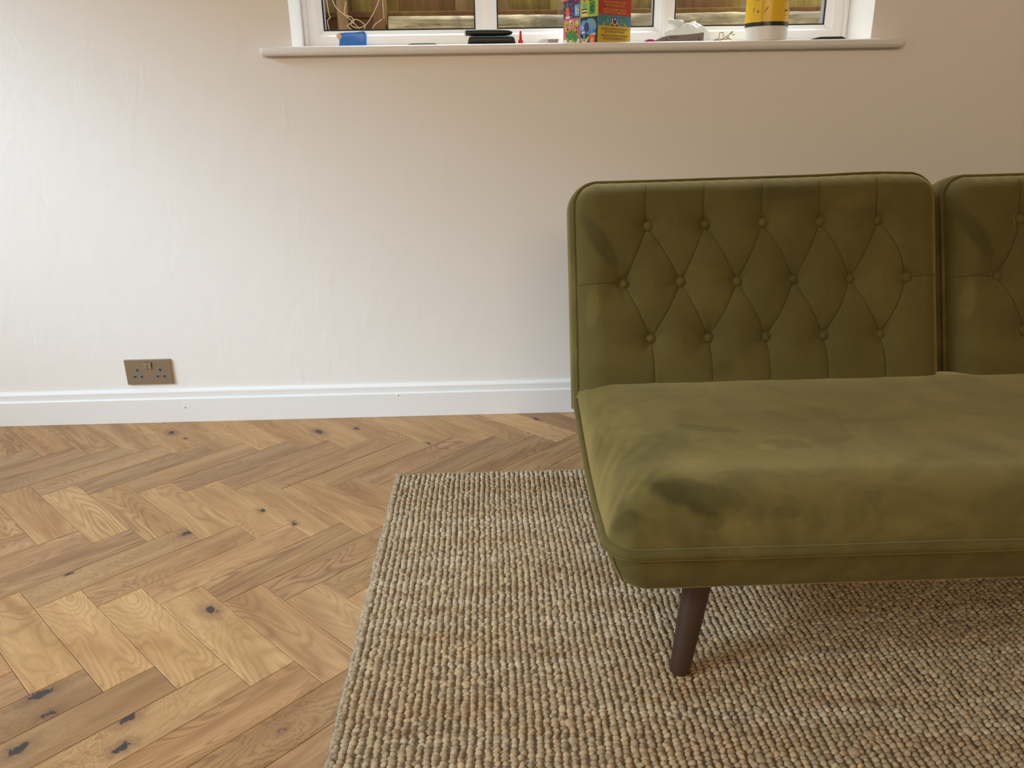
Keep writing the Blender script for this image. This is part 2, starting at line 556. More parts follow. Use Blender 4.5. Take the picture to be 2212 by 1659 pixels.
def clip_poly(poly, f):
    out = []
    for i in range(len(poly)):
        p, q = poly[i], poly[(i + 1) % len(poly)]
        fp, fq = f(p), f(q)
        if fp >= 0: out.append(p)
        if fp * fq < 0: out.append(p + (q - p) * (fp / (fp - fq)))
    return out


def inset_poly(poly, d):
    n = len(poly); out = []
    area2 = sum(poly[i].x * poly[(i + 1) % n].y - poly[(i + 1) % n].x * poly[i].y for i in range(n))
    sg = 1 if area2 > 0 else -1
    for i in range(n):
        p0, p1, p2 = poly[i - 1], poly[i], poly[(i + 1) % n]
        e1 = (p1 - p0).normalized(); e2 = (p2 - p1).normalized()
        n1 = Vector((-e1.y, e1.x)) * sg; n2 = Vector((-e2.y, e2.x)) * sg
        k = (n1 + n2); den = max(0.2, 1 + n1.dot(n2))
        out.append(p1 + k * (d / den))
    return out


def plank_vf(poly):
    """poly in local metres (u along length). returns V,F,UV per vertex"""
    a = inset_poly(poly, 0.00035); b = inset_poly(poly, 0.0014)
    n = len(poly)
    V = [(p.x, p.y, -0.012) for p in a] + [(p.x, p.y, -0.0008) for p in a] + [(p.x, p.y, 0.0) for p in b]
    F = []
    for r in (0, 1):
        for i in range(n):
            j = (i + 1) % n
            F.append([r * n + i, r * n + j, (r + 1) * n + j, (r + 1) * n + i])
    F.append(list(range(2 * n, 3 * n)))
    return V, F


def finish_plank(name, V, F, parent):
    me = bpy.data.meshes.new(name)
    me.from_pydata(V, [], F); me.update()
    uvl = me.uv_layers.new(name='UVMap')
    for lp in me.loops:
        co = me.vertices[lp.vertex_index].co
        uvl.data[lp.index].uv = (co.x, co.y)
    me.materials.append(M_OAK)
    return me


full = [Vector((-0.18, -0.045)), Vector((0.18, -0.045)), Vector((0.18, 0.045)), Vector((-0.18, 0.045))]
fV, fF = plank_vf(full)
# make sure faces point up
full_me = finish_plank('plank', fV, fF, None)

planks = []     # (kind, center, angle, ab-rect)
for s in range(-12, 13):
    for k in range(-60, 61):
        for typ in ('A', 'B'):
            if typ == 'B': a0, a1, b0, b1 = k, k + 1, k, k + 4
            else: a0, a1, b0, b1 = k + 1, k + 5, k, k + 1
            a0 += 4 * s; a1 += 4 * s; b0 -= 4 * s; b1 -= 4 * s
            c = ab2xy((a0 + a1) / 2, (b0 + b1) / 2)
            if WX0 - .2 < c.x < WX1 + .2 and WY0 - .2 < c.y < YW + 0.2:
                planks.append((typ, c, AL if typ == 'A' else AL - math.pi / 2, (a0, a1, b0, b1)))
RUG = (-0.268, 2.05, 0.50, 1.945)    # x0 x1 y0 y1
# tints and knots set where the photograph shows them: pixel -> plank
TINT = {}
def at_plank(px, py):
    p = pix_floor(px, py); a, b = xy2ab(p.x, p.y)
    for i, (t, c, an, r) in enumerate(planks):
        if r[0] <= a < r[1] and r[2] <= b < r[3]: return i, p
    return None, p
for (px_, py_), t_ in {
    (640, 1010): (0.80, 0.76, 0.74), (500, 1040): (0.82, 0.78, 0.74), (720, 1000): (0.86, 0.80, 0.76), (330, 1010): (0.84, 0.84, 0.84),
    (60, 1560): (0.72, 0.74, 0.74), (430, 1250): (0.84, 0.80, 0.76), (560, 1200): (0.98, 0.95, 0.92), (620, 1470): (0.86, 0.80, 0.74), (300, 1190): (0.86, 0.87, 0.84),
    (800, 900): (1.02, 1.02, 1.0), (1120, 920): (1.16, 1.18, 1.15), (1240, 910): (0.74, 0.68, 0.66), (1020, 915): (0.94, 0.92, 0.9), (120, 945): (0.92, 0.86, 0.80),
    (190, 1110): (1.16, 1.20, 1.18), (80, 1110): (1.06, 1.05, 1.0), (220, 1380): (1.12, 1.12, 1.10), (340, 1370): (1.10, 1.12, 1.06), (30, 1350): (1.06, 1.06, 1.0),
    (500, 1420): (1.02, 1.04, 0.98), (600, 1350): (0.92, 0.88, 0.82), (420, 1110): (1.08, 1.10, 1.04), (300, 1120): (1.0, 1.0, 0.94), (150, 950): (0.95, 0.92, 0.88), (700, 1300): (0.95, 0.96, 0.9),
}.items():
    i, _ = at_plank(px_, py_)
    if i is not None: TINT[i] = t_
KNOT = {}
for (px_, py_), sz in {(455, 1318): 0.0120, (275, 1552): 0.0100, (263, 1615): 0.0095, (85, 1500): 0.0150, (38, 1620): 0.0125, (105, 1542): 0.0080, (690, 933): 0.0135, (565, 1103): 0.0060,
                       (610, 1575): 0.0055, (372, 935): 0.0110, (400, 947): 0.0050, (925, 958): 0.0060, (405, 1150): 0.0110, (150, 1240): 0.0050, (635, 1130): 0.0060, (1158, 905): 0.0075, (770, 925): 0.0060}.items():
    i, p = at_plank(px_, py_)
    if i is None: continue
    t, c, an, r = planks[i]
    d = Vector((p.x, p.y)) - c
    KNOT.setdefault(i, []).append((d.x * math.cos(an) + d.y * math.sin(an), -d.x * math.sin(an) + d.y * math.cos(an), sz))

lim_y = YW - 0.004
rest_V, rest_F, rest_UV, rest_R = [], [], [], []
cand = []
for i, (t, c, an, r) in enumerate(planks):
    under = RUG[0] + 0.2 < c.x < RUG[1] - .2 and RUG[2] + 0.2 < c.y < RUG[3] - 0.2
    if under: continue
    # how near the picture
    fx = abs(c.x + 0.35); fy = abs(c.y - 1.5)
    cand.append((max(0, fx - 1.3) + max(0, fy - 1.0) * 1.2, i))
cand.sort()
single = {i for _, i in cand[:290]}
for _, i in cand:
    t, c, an, r = planks[i]
    R2 = Matrix.Rotation(an, 2)
    wp = [R2 @ p + c for p in full]
    clipped = any(p.y > lim_y or p.x < WX0 + .004 or p.x > WX1 - .004 or p.y < WY0 + .004 for p in wp)
    if clipped:
        wp = clip_poly(wp, lambda p: lim_y - p.y)
        for f in (lambda p: p.x - WX0 - .004, lambda p: WX1 - .004 - p.x, lambda p: p.y - WY0 - .004):
            if len(wp) > 2: wp = clip_poly(wp, f)
        if len(wp) < 3: continue
        Ri = Matrix.Rotation(-an, 2)
        loc = [Ri @ (p - c) for p in wp]
        # skip slivers
        ar = abs(sum(loc[j].x * loc[(j + 1) % len(loc)].y - loc[(j + 1) % len(loc)].x * loc[j].y for j in range(len(loc)))) / 2
        if ar < 0.00025: continue
        # drop near-duplicate points
        cl = [p for j, p in enumerate(loc) if (p - loc[j - 1]).length > 0.003]
        if len(cl) < 3: continue
        V, F = plank_vf(cl)
    else:
        V, F = fV, fF
    if i in single:
        me = full_me if not clipped else finish_plank('plank', V, F, None)
        o = bpy.data.objects.new('plank', me)
        COL.objects.link(o); o.parent = FLOOR
        o.location = (c.x, c.y, random.uniform(-0.00015, 0.0002)); o.rotation_euler = (0, 0, an)
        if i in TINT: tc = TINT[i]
        else:
            w = random.uniform(0.74, 0.96) if t == 'A' else random.uniform(0.94, 1.12)  # B planks lighter: grain sheen by direction is put into the tint
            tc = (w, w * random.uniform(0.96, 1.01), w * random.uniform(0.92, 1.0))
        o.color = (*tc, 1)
        kk = KNOT.get(i, [])
        o['knot'] = list(map(float, kk[0])) if kk else [0.0, 0.0, 0.0]
        o['knot_two'] = list(map(float, kk[1])) if len(kk) > 1 else [0.0, 0.0, 0.0]
    else:
        b0 = len(rest_V); rr = random.random()
        for v in V:
            w = R2 @ Vector(v[:2]) + c
            rest_V.append((w.x, w.y, v[2])); rest_UV.append((v[0], v[1])); rest_R.append(rr)
        rest_F += [[b0 + q for q in f] for f in F]
me = bpy.data.meshes.new('far_plank')
me.from_pydata(rest_V, [], rest_F); me.update()
uvl = me.uv_layers.new(name='UVMap')
vi = np.empty(len(me.loops), dtype=np.int32); me.loops.foreach_get('vertex_index', vi)
uvl.data.foreach_set('uv', np.array(rest_UV, dtype=np.float32)[vi].ravel())
a_ = me.attributes.new('plank_random', 'FLOAT', 'POINT'); a_.data.foreach_set('value', np.array(rest_R, dtype=np.float32))
me.materials.append(M_OAK)
o = bpy.data.objects.new('plank_field', me); COL.objects.link(o); o.parent = FLOOR; o['kind'] = 'stuff'
o['knot'] = [0.0, 0.0, 0.0]; o['knot_two'] = [0.0, 0.0, 0.0]

# ------------------------------------------------------------------ window, sill
ST, SB, NY = 1.121, 1.0975, 2.372
prof = []
for k in range(9):
    a = math.pi / 2 * k / 8
    prof.append((NY + 0.010 - 0.010 * math.sin(a), ST - 0.010 + 0.010 * math.cos(a)))
for k in range(9):
    a = math.pi / 2 * k / 8
    prof.append((NY + 0.011 - 0.011 * math.cos(a), SB + 0.011 - 0.011 * math.sin(a)))
prof = [(2.60, ST)] + prof + [(YW - 0.002, SB), (YW - 0.002, SB + 0.009), (2.60, SB + 0.009)]
n = len(prof)
bm = bmesh.new()
# board in front of the wall with horns past the reveal, and the part running back between the reveals
front = [(y, z) for y, z in prof if y < YW]
fr = front + [(YW, SB), (YW, ST)]
def ext(bm, pr, x0, x1, rnd=0.0):
    xs = [(x0, 0.8), (x0 + 0.004, 0.3), (x0 + .01, 0.0), (x1 - .01, 0.0), (x1 - 0.004, 0.3), (x1, 0.8)] if rnd else [(x0, 0), (x1, 0)]
    rings = []
    for x, s in xs:
        cy, cz = YW, (ST + SB) / 2
        rings.append([bm.verts.new((x, y + (0.0 if y >= YW else rnd * s), cz + (z - cz) * (1 - 0.28 * s * (1 if rnd else 0)))) for y, z in pr])
    for i in range(len(rings) - 1):
        for j in range(len(pr)):
            bm.faces.new([rings[i][j], rings[i][(j + 1) % len(pr)], rings[i + 1][(j + 1) % len(pr)], rings[i + 1][j]])
    bm.faces.new(rings[0][::-1]); bm.faces.new(rings[-1])
ext(bm, fr, -0.626, 1.196, 0.008)
add_box(bm, (RX0 + .0005, YW, ST - 0.0145), (RX1 - .0005, 2.60, ST))
tag(bm_obj('trim_1', bm, M_SILL), kind='structure')
for f in bpy.data.objects['trim_1'].data.polygons: f.use_smooth = len(f.vertices) == 4 and abs(f.normal.y) < 0.999 and abs(f.normal.z) < 0.999

FY = 2.575     # front plane of the window frame
WIN = empty('window_1', (0.283, FY, ST), kind='structure')
M_GASK = plain('black_rubber_gasket', (0.010, 0.011, 0.010), 0.6)
ZT = RZ1
# outer frame: bottom, top, jambs, two mullions
def frame_bar(name, lo, hi, bev=0.003):
    return box(name, lo, hi, M_UPVC, WIN, bev, 2)
frame_bar('frame_rail', (RX0, FY + 0.004, ST), (RX1, FY + 0.07, 1.137))
frame_bar('frame_rail', (RX0, FY + 0.004, ZT - 0.03), (RX1, FY + 0.07, ZT))
frame_bar('frame_jamb', (RX0, FY, ST), (RX0 + 0.013, FY + 0.07, ZT))
frame_bar('frame_jamb', (RX1 - 0.013, FY, ST), (RX1, FY + 0.07, ZT))
panes = [(-0.528, 0.0065), (0.0065, 0.558), (0.558, 1.095)]
for pi, (x0, x1) in enumerate(panes):
    g0, g1 = [(-0.482, -0.029), (0.043, 0.5165), (0.585, 1.044)][pi]
    gz0 = 1.181; gz1 = ZT - 0.08
    zb0 = ST + 0.004
    bm = bmesh.new()      # sash : flat face, then a stepped bead towards the glass
    y0 = FY + (0.010 if pi != 1 else 0.012)
    fx0, fx1, fz0, fz1 = x0, x1, zb0, ZT - 0.03
    def ring(bm, o, i, yo, yi):
        (ax0, ax1, az0, az1), (bx0, bx1, bz0, bz1) = o, i
        V = [bm.verts.new(v) for v in ((ax0, yo, az0), (ax1, yo, az0), (ax1, yo, az1), (ax0, yo, az1), (bx0, yi, bz0), (bx1, yi, bz0), (bx1, yi, bz1), (bx0, yi, bz1))]
        for k in range(4):
            bm.faces.new([V[k], V[(k + 1) % 4], V[4 + (k + 1) % 4], V[4 + k]])
    O = (fx0, fx1, fz0, fz1)
    def grow(d, dz=None):
        return (g0 - d, g1 + d, gz0 - (d if dz is None else dz), gz1 + d)
    B1 = grow(0.0225, 0.020); B2 = grow(0.0175, 0.0155); B3 = grow(0.004, 0.004); B4 = grow(0.0)
    ring(bm, (O[0], O[1], O[2], O[3]), O, y0 + .04, y0)
    ring(bm, O, B1, y0, y0)
    ring(bm, B1, B2, y0, y0 + 0.006)
    ring(bm, B2, B3, y0 + 0.006, y0 + 0.016)
    ring(bm, B3, grow(0.003), y0 + 0.016, y0 + 0.022)
    bmesh.ops.remove_doubles(bm, verts=bm.verts, dist=1e-5)
    bm_obj('sash_frame', bm, M_UPVC, WIN)
    bm = bmesh.new()      # black gasket and spacer round the glass
    ring(bm, grow(0.0035), grow(-0.0005), y0 + 0.0205, y0 + 0.0195)
    ring(bm, grow(-0.0005), grow(-0.0005), y0 + 0.0195, y0 + 0.0235)
    bm_obj('gasket', bm, M_GASK, WIN)
    bm = bmesh.new()
    ring(bm, grow(-0.0005), grow(-0.0005), y0 + 0.0245, y0 + 0.048)
    bm_obj('spacer_bar', bm, plain('grey_spacer', (0.25, 0.26, 0.27), 0.5), WIN)
    box('glass_pane', (g0 - 0.002, y0 + 0.0235, gz0 - 0.002), (g1 + 0.002, y0 + 0.0275, gz1 + 0.002), M_GLASS, WIN)
    for sx in (x0, x1):   # groove between neighbouring frames
        pass
for mx in (0.0065, 0.558):
    box('mullion', (mx - 0.0145, FY + 0.006, ST), (mx + 0.0145, FY + 0.07, ZT - 0.03), M_UPVC, WIN, 0.002, 2)

# ------------------------------------------------------------------ outside: ground, timber fence, old sleeper, twine
GROUND = box('ground', (-6, YB, -0.12), (8, 6.0, -0.05), old_wood('soil_and_gravel', (0.20, 0.16, 0.11), (0.34, 0.28, 0.2), (0.1, 0.09, 0.05)))
tag(GROUND, kind='structure')
PATIO = box('terrace', (-8.0, -6, -0.12), (WX0 - .16, YB, -0.05), plain('sunlit_paving', (0.55, 0.50, 0.43), 0.8), None)
tag(PATIO, kind='structure')
M_B = [old_wood('fence_board_olive', (0.19, 0.135, 0.034), (0.32, 0.24, 0.07), (0.13, 0.070, 0.025), (1, 1, 0.1), 0.6),
       old_wood('fence_board_brown', (0.12, 0.056, 0.024), (0.20, 0.095, 0.042), (0.20, 0.155, 0.045), (1, 1, 0.1), 0.5),
       old_wood('fence_board_tan', (0.20, 0.115, 0.05), (0.26, 0.16, 0.075), (0.13, 0.11, 0.03), (1, 1, 0.1), 0.6)]
FEN = empty('timber_fence', (0.3, 3.16, -0.05), 'weathered brown and olive board fence seen through the window', 'fence')
xx = -1.6; k = 0
rb = random.Random(3)
seq = [1, 0, 0, 1, 0, 2, 0, 1, 2, 0, 0, 0, 1, 0, 0, 2, 1, 1, 0, 2, 1]
while xx < 2.6:
    w = rb.uniform(0.15, 0.24)
    dy = 0.0 if k % 2 else -0.018
    box('board', (xx, 3.16 + dy, -0.05), (xx + w + 0.018, 3.176 + dy, 1.50), M_B[seq[k % len(seq)]], FEN, 0.002, 1)
    xx += w; k += 1
box('rail', (-1.6, 3.095, 1.262), (2.6, 3.138, 1.282), M_B[1], FEN, 0.003, 1)
box('gravel_board', (-1.6, 3.105, 1.06), (2.6, 3.137, 1.262), M_B[1], FEN, 0.003, 1)
for px_ in (-0.60, -0.515, -0.39):
    box('post', (px_, 3.03 if px_ > -.55 else 3.0, -0.05), (px_ + (0.035 if px_ != -0.39 else 0.045), 3.09, 1.62), M_B[1] if px_ != -0.515 else M_B[2], FEN, 0.003, 1)
# old sleeper / log lying on posts in front of the fence
M_SL = old_wood('weathered_sleeper_wood', (0.12, 0.088, 0.045), (0.68, 0.55, 0.32), (0.20, 0.165, 0.11), (0.14, 1, 1.3), 0.85)
NL = 120
V, F = [], []
for i in range(NL + 1):
    x = -0.33 + 2.75 * i / NL
    for k in range(16):
        a = 2 * math.pi * k / 16
        cy, sz = math.cos(a), math.sin(a)
        sq = (abs(cy) ** 4 + abs(sz) ** 4) ** -0.25
        p = Vector((x, cy * sq * 0.055, sz * sq * 0.034))
        q = 0.006 * noise.noise(Vector((x * 6, cy * 3, sz * 3))) + 0.004 * noise.noise(Vector((x * 30, cy * 12, sz * 12)))
        V.append((x, 3.02 + p.y * (1 + q * 12), 1.221 + p.z * (1 + q * 14)))
for i in range(NL):
    for k in range(16):
        F.append([i * 16 + k, i * 16 + (k + 1) % 16, (i + 1) * 16 + (k + 1) % 16, (i + 1) * 16 + k])
F.append(list(range(16))[::-1]); F.append([NL * 16 + k for k in range(16)])
SLP = empty('timber_sleeper', (1.0, 3.02, -0.05), 'pale cracked old timber beam lying level outside below the glass', 'beam')
mesh_np('beam', np.array(V), F, M_SL, SLP, True)
for px_ in (-0.1, 1.1, 2.2):
    box('support_post', (px_, 2.99, -0.05), (px_ + 0.07, 3.05, 1.195), M_B[1], SLP, 0.003, 1)
M_TW = plain('pale_twine', (0.62, 0.50, 0.30), 0.9)
TW = empty('garden_twine', (-0.45, 2.97, 1.24), 'tangled pale garden twine hanging outside the left pane', 'twine')
for ci, cp in enumerate([[(-0.545, 2.985, 1.72), (-0.548, 2.985, 1.45), (-0.535, 2.985, 1.275), (-0.530, 2.985, 1.255), (-0.54, 2.98, 1.24), (-0.533, 2.98, 1.19), (-0.536, 2.98, 1.10)],
           [(-0.47, 2.985, 1.72), (-0.50, 2.98, 1.40), (-0.515, 2.98, 1.30), (-0.46, 2.975, 1.245), (-0.43, 2.97, 1.215)],
           [(-0.30, 2.975, 1.72), (-0.33, 2.975, 1.40), (-0.355, 2.975, 1.31), (-0.40, 2.97, 1.235), (-0.435, 2.965, 1.218), (-0.46, 2.965, 1.23), (-0.44, 2.965, 1.245), (-0.41, 2.965, 1.225), (-0.425, 2.965, 1.20)],
           [(-0.47, 2.97, 1.30), (-0.478, 2.97, 1.262), (-0.455, 2.965, 1.252), (-0.448, 2.965, 1.236), (-0.47, 2.965, 1.225), (-0.44, 2.96, 1.20)],
           [(-0.35, 2.97, 1.245), (-0.375, 2.965, 1.228), (-0.385, 2.96, 1.214)],
           [(-0.345, 2.975, 1.72), (-0.345, 2.975, 1.246)]]):
    pts = []
    for i in range(len(cp) - 1):
        a, b = Vector(cp[i]), Vector(cp[i + 1])
        a0 = Vector(cp[max(i - 1, 0)]); b0 = Vector(cp[min(i + 2, len(cp) - 1)])
        for s in range(8):
            t = s / 8
            pts.append(0.5 * ((2 * a) + (-a0 + b) * t + (2 * a0 - 5 * a + 4 * b - b0) * t * t + (-a0 + 3 * a - 3 * b + b0) * t ** 3))
    pts.append(Vector(cp[-1]))
    tube('strand', pts, 0.0013, M_TW, TW, 6)

# ------------------------------------------------------------------ sofa
SO = (0.978, 1.35, 0.010)
SOFA = empty('sofa', SO, 'olive green velvet two-seat sofa with button-tufted back and dark tapered legs', 'sofa')
XL, PITCH = 0.178, 0.807
XR = 1.785 - 0.008
P0 = Vector((0, 1.585, .36)); P1 = Vector((0, 1.735, .803))
vv = (P1 - P0).normalized(); nn = Vector((0, -vv.z, vv.y))
BH = (P1 - P0).length + 0.0

# --- tufted back cushion in (u,v): u from the cushion's left seam, v up the slope
CW = 0.785
def rr_sdf(u, v, w, h, R):
    """distance inside a shape with rounded top corners, open (square) bottom; + the nearest boundary point for outside points"""
    u = np.array(u, float); v = np.array(v, float)
    cx = np.where(u < w / 2, R, w - R)
    incorner = ((u < R) | (u > w - R)) & (v > h - R)
    du = u - cx; dv = v - (h - R)
    rad = np.hypot(du, dv)
    d = np.minimum(np.minimum(u, w - u), h - v)
    d = np.where(incorner, R - rad, d)
    k = np.where(incorner & (rad > R), R / np.maximum(rad, 1e-9), 1.0)
    u2_ = np.where(incorner, cx + du * k, u); v2_ = np.where(incorner, (h - R) + dv * k, v)
    return np.maximum(d, 0), u2_, v2_


BT = [[(0.151 + 0.1240 * i, 0.361) for i in range(5)], [(0.098 + 0.1215 * i, 0.2375) for i in range(6)], [(0.153 + 0.1238 * i, 0.118) for i in range(5)]]
segs = []
def bow(p, q, k=0.0):
    pts = []
    for i in range(7):
        t = i / 6
        x = p[0] + (q[0] - p[0]) * t; y = p[1] + (q[1] - p[1]) * t
        L = math.hypot(q[0] - p[0], q[1] - p[1])
        nx, ny = -(q[1] - p[1]) / L, (q[0] - p[0]) / L
        s = k * math.sin(math.pi * t)
        pts.append((x + nx * s, y + ny * s))
    return pts
lines = []
for i in range(5):
    lines.append(bow(BT[0][i], BT[1][i], 0.0)); lines.append(bow(BT[0][i], BT[1][i + 1], 0.0 if i < 4 else 0.006))
    lines.append(bow(BT[2][i], BT[1][i], 0.0)); lines.append(bow(BT[2][i], BT[1][i + 1], -0.002))
    lines.append(bow(BT[0][i], (BT[0][i][0] - 0.001, 0.447), 0.005)); lines.append(bow(BT[2][i], (BT[2][i][0] + 0.002, 0.0), 0.003))
lines.append(bow(BT[1][0], (0.0, 0.236))); lines.append(bow(BT[1][5], (CW, 0.243)))

NU, NV = 420, 250
us = np.linspace(0, 1, NU); us = us + 0.0 
vs_ = np.linspace(0, 1, NV)
# denser at the rims
def dens(t): return t - 0.10 * np.sin(2 * np.pi * t) / (2 * np.pi) * 4 * 0.9
U, Vg = np.meshgrid(dens(us) * CW, dens(vs_) * BH)
u = U.ravel(); v = Vg.ravel()
d, uu, vq = rr_sdf(u, v, CW, BH - 0.004, 0.052)
g = 1 - np.clip(1 - d / 0.056, 0, 1) ** 2.4
h = 0.053 * g ** 0.70
# fabric puckers along the rim
h += 0.0012 * np.sin(uu * 190 + 3 * np.sin(vq * 40)) * np.exp(-d / 0.012) * (d > 0)
rb_ = np.full(u.shape, 9.0)
for row in BT:
    for (bx, by) in row:
        rb_ = np.minimum(rb_, np.hypot((uu - bx), (vq - by)))
dl = np.full(u.shape, 9.0)
for L in lines:
    for (ax, ay), (bx, by) in zip(L[:-1], L[1:]):
        ex, ey = bx - ax, by - ay
        t = np.clip(((uu - ax) * ex + (vq - ay) * ey) / (ex * ex + ey * ey), 0, 1)
        dl = np.minimum(dl, np.hypot(uu - ax - t * ex, vq - ay - t * ey))
h -= g * (0.022 * np.exp(-(rb_ / 0.029) ** 1.2) + 0.0022 * np.exp(-(dl / 0.012) ** 1.3) + 0.0016 * np.exp(-(dl / 0.0020) ** 2) + 0.0035 * np.exp(-(rb_ / 0.0135) ** 4))
# radiating tension folds near buttons
ang = np.zeros_like(u)
for row in BT:
    for (bx, by) in row:
        rr_ = np.hypot(uu - bx, vq - by); th = np.arctan2(vq - by, uu - bx)
        ang += 0.0009 * np.sin(th * 5 + bx * 60) * np.exp(-((rr_ - 0.02) / 0.016) ** 2)
h += ang * g
pts3 = np.stack([uu, vq, h], 1)
h += 0.0030 * vnoise(pts3 * np.array([1, 1, 0]), 7.0, 2) * g
X0 = XL + 0.008
cu = X0 + uu
cy_ = P0.y + vv.y * vq + nn.y * h
cz_ = P0.z + vv.z * vq + nn.z * h
# the top edge of the cushion droops a little at its outer end
droop = lambda x_, v_: -0.006 * sstep(0.25, 0.47, v_) * (1 - sstep(0.0, 0.6, x_)) + 0.004 * np.exp(-((x_ - 0.66) / 0.10) ** 2) * sstep(0.3, 0.47, v_)
cz_ = cz_ + droop(uu, vq)
idx = np.arange(NU * NV).reshape(NV, NU)
F = np.stack([idx[:-1, :-1], idx[:-1, 1:], idx[1:, 1:], idx[1:, :-1]], -1).reshape(-1, 4)


def back_pt(u_, v_, off, grow=0.0):
    z = float(droop(np.array(u_), np.array(v_)))
    return Vector((X0 + u_, P0.y + vv.y * v_ + nn.y * off, P0.z + vv.z * v_ + nn.z * off + z))


def back_outline(gr, nstep=14):
    """left bottom -> up -> top -> down right; grown by gr"""
    R = 0.052; w, hh = CW, BH - 0.004
    out = []
    for i in range(30): out.append((0 - gr, -0.03 + (hh - R + 0.03) * i / 29))
    for i in range(1, nstep): a = math.pi - math.pi / 2 * i / nstep; out.append((R + (R + gr) * math.cos(a), hh - R + (R + gr) * math.sin(a)))
    for i in range(60): out.append((R + (w - 2 * R) * i / 59, hh + gr))
    for i in range(1, nstep): a = math.pi / 2 - math.pi / 2 * i / nstep; out.append((w - R + (R + gr) * math.cos(a), hh - R + (R + gr) * math.sin(a)))
    for i in range(30): out.append((w + gr, (hh - R) * (1 - i / 29)))
    return out


backs = []
nap_b = 0.10 * vnoise(pts3 * np.array([1, 1, 0]), 9.0, 5)
# brushed streak near the outer side
for bx, by, rx, ry, rot_, amp in ((0.045, 0.33, 0.018, 0.065, 0.5, -0.28), (0.03, 0.19, 0.016, 0.05, -0.1, 0.16), (0.30, 0.05, 0.03, 0.02, 0.3, -0.12), (0.60, 0.40, 0.06, 0.02, 0, 0.10), (0.43, 0.42, 0.10, 0.014, 0.02, -0.14)):
    c_, s_ = math.cos(rot_), math.sin(rot_)
    a = ((uu - bx) * c_ + (vq - by) * s_) / rx; b = (-(uu - bx) * s_ + (vq - by) * c_) / ry
    q = np.hypot(a, b) + 0.35 * nap_b * 10
    nap_b = nap_b + amp * (1 - sstep(0.55, 1.15, q))
bk = mesh_np('backrest', np.stack([cu, cy_, cz_], 1), F, M_VELB, SOFA, True, {'nap': nap_b.astype(np.float32)})
backs.append(bk)
# weld the collapsed corner points away
bm = bmesh.new(); bm.from_mesh(bk.data); bmesh.ops.remove_doubles(bm, verts=bm.verts, dist=1e-6); bm.to_mesh(bk.data); bm.free()
bk.data.polygons.foreach_set('use_smooth', np.ones(len(bk.data.polygons), dtype=bool))
# shell behind
rings = [(0.0, -0.001), (0.006, -0.006), (0.0100, -0.020), (0.0115, -0.045), (0.009, -0.075), (0.003, -0.090), (-0.012, -0.095)]
V, F = [], []
for gr, off in rings:
    ol = back_outline(gr)
    for (a, b) in ol: V.append(tuple(back_pt(a, b, off)))
no = len(ol)
for r_ in range(len(rings) - 1):
    for i in range(no - 1): F.append([r_ * no + i, r_ * no + i + 1, (r_ + 1) * no + i + 1, (r_ + 1) * no + i])
F.append([(len(rings) - 1) * no + i for i in range(no)])
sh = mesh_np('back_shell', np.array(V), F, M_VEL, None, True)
sh.parent = bk; sh.matrix_parent_inverse = Matrix.Identity(4)
pip = [back_pt(a, b, 0.0035) for a, b in back_outline(0.0012)]
pp = tube('piping', pip, 0.0042, M_VEL, None, 8); pp.parent = bk
# buttons
bprof = [(0.0001, 0.0075), (0.004, 0.0070), (0.0078, 0.0052), (0.0110, 0.0022), (0.0118, -0.002), (0.0102, -0.005), (0.003, -0.006)]
def face_h(bx, by):
    k = np.argmin((uu - bx) ** 2 + (vq - by) ** 2); return float(h[k])
for row in BT:
    for (bx, by) in row:
        c = back_pt(bx, by, face_h(bx, by) + 0.0065)
        tilt = Vector((random.uniform(-.25, .25), nn.y, nn.z + random.uniform(-.25, .2)))
        b_ = lathe('button', bprof[::-1], M_VEL, None, 20, c, tilt)
        b_.parent = bk
# stitched line in the folds
V, F = [], []
for L in lines:
    pts = []
    for (ax, ay), (bx, by) in zip(L[:-1], L[1:]):
        for s in range(6):
            t = s / 6; a_, b_ = ax + (bx - ax) * t, ay + (by - ay) * t
            pts.append((a_, b_))
    pts.append(L[-1])
    P = [back_pt(a_, b_, face_h(a_, b_) + 0.0002) for a_, b_ in pts]
    tv, tf = tube_vf(P, 0.00055, 5)
    o0 = len(V); V += [tuple(p) for p in tv]; F += [[o0 + q for q in f] for f in tf]
st = mesh_np('stitching', np.array(V), F, M_SEAM, None, True); st.parent = bk

for ch in [bk]:
    c2 = bk.copy(); COL.objects.link(c2); c2.location = (bk.location.x + PITCH, bk.location.y, bk.location.z)
    for g_ in list(bk.children):
        d_ = g_.copy(); COL.objects.link(d_); d_.parent = c2

# --- seat
SX0, SX1, SY0, SY1 = 0.181, 1.774, 1.078, 1.625
def zs(y):     # height of the seam that runs round the seat
    return 0.281 + 0.080 * np.clip((np.asarray(y) - 1.20) / 0.38, 0, 1.2) ** 1.6


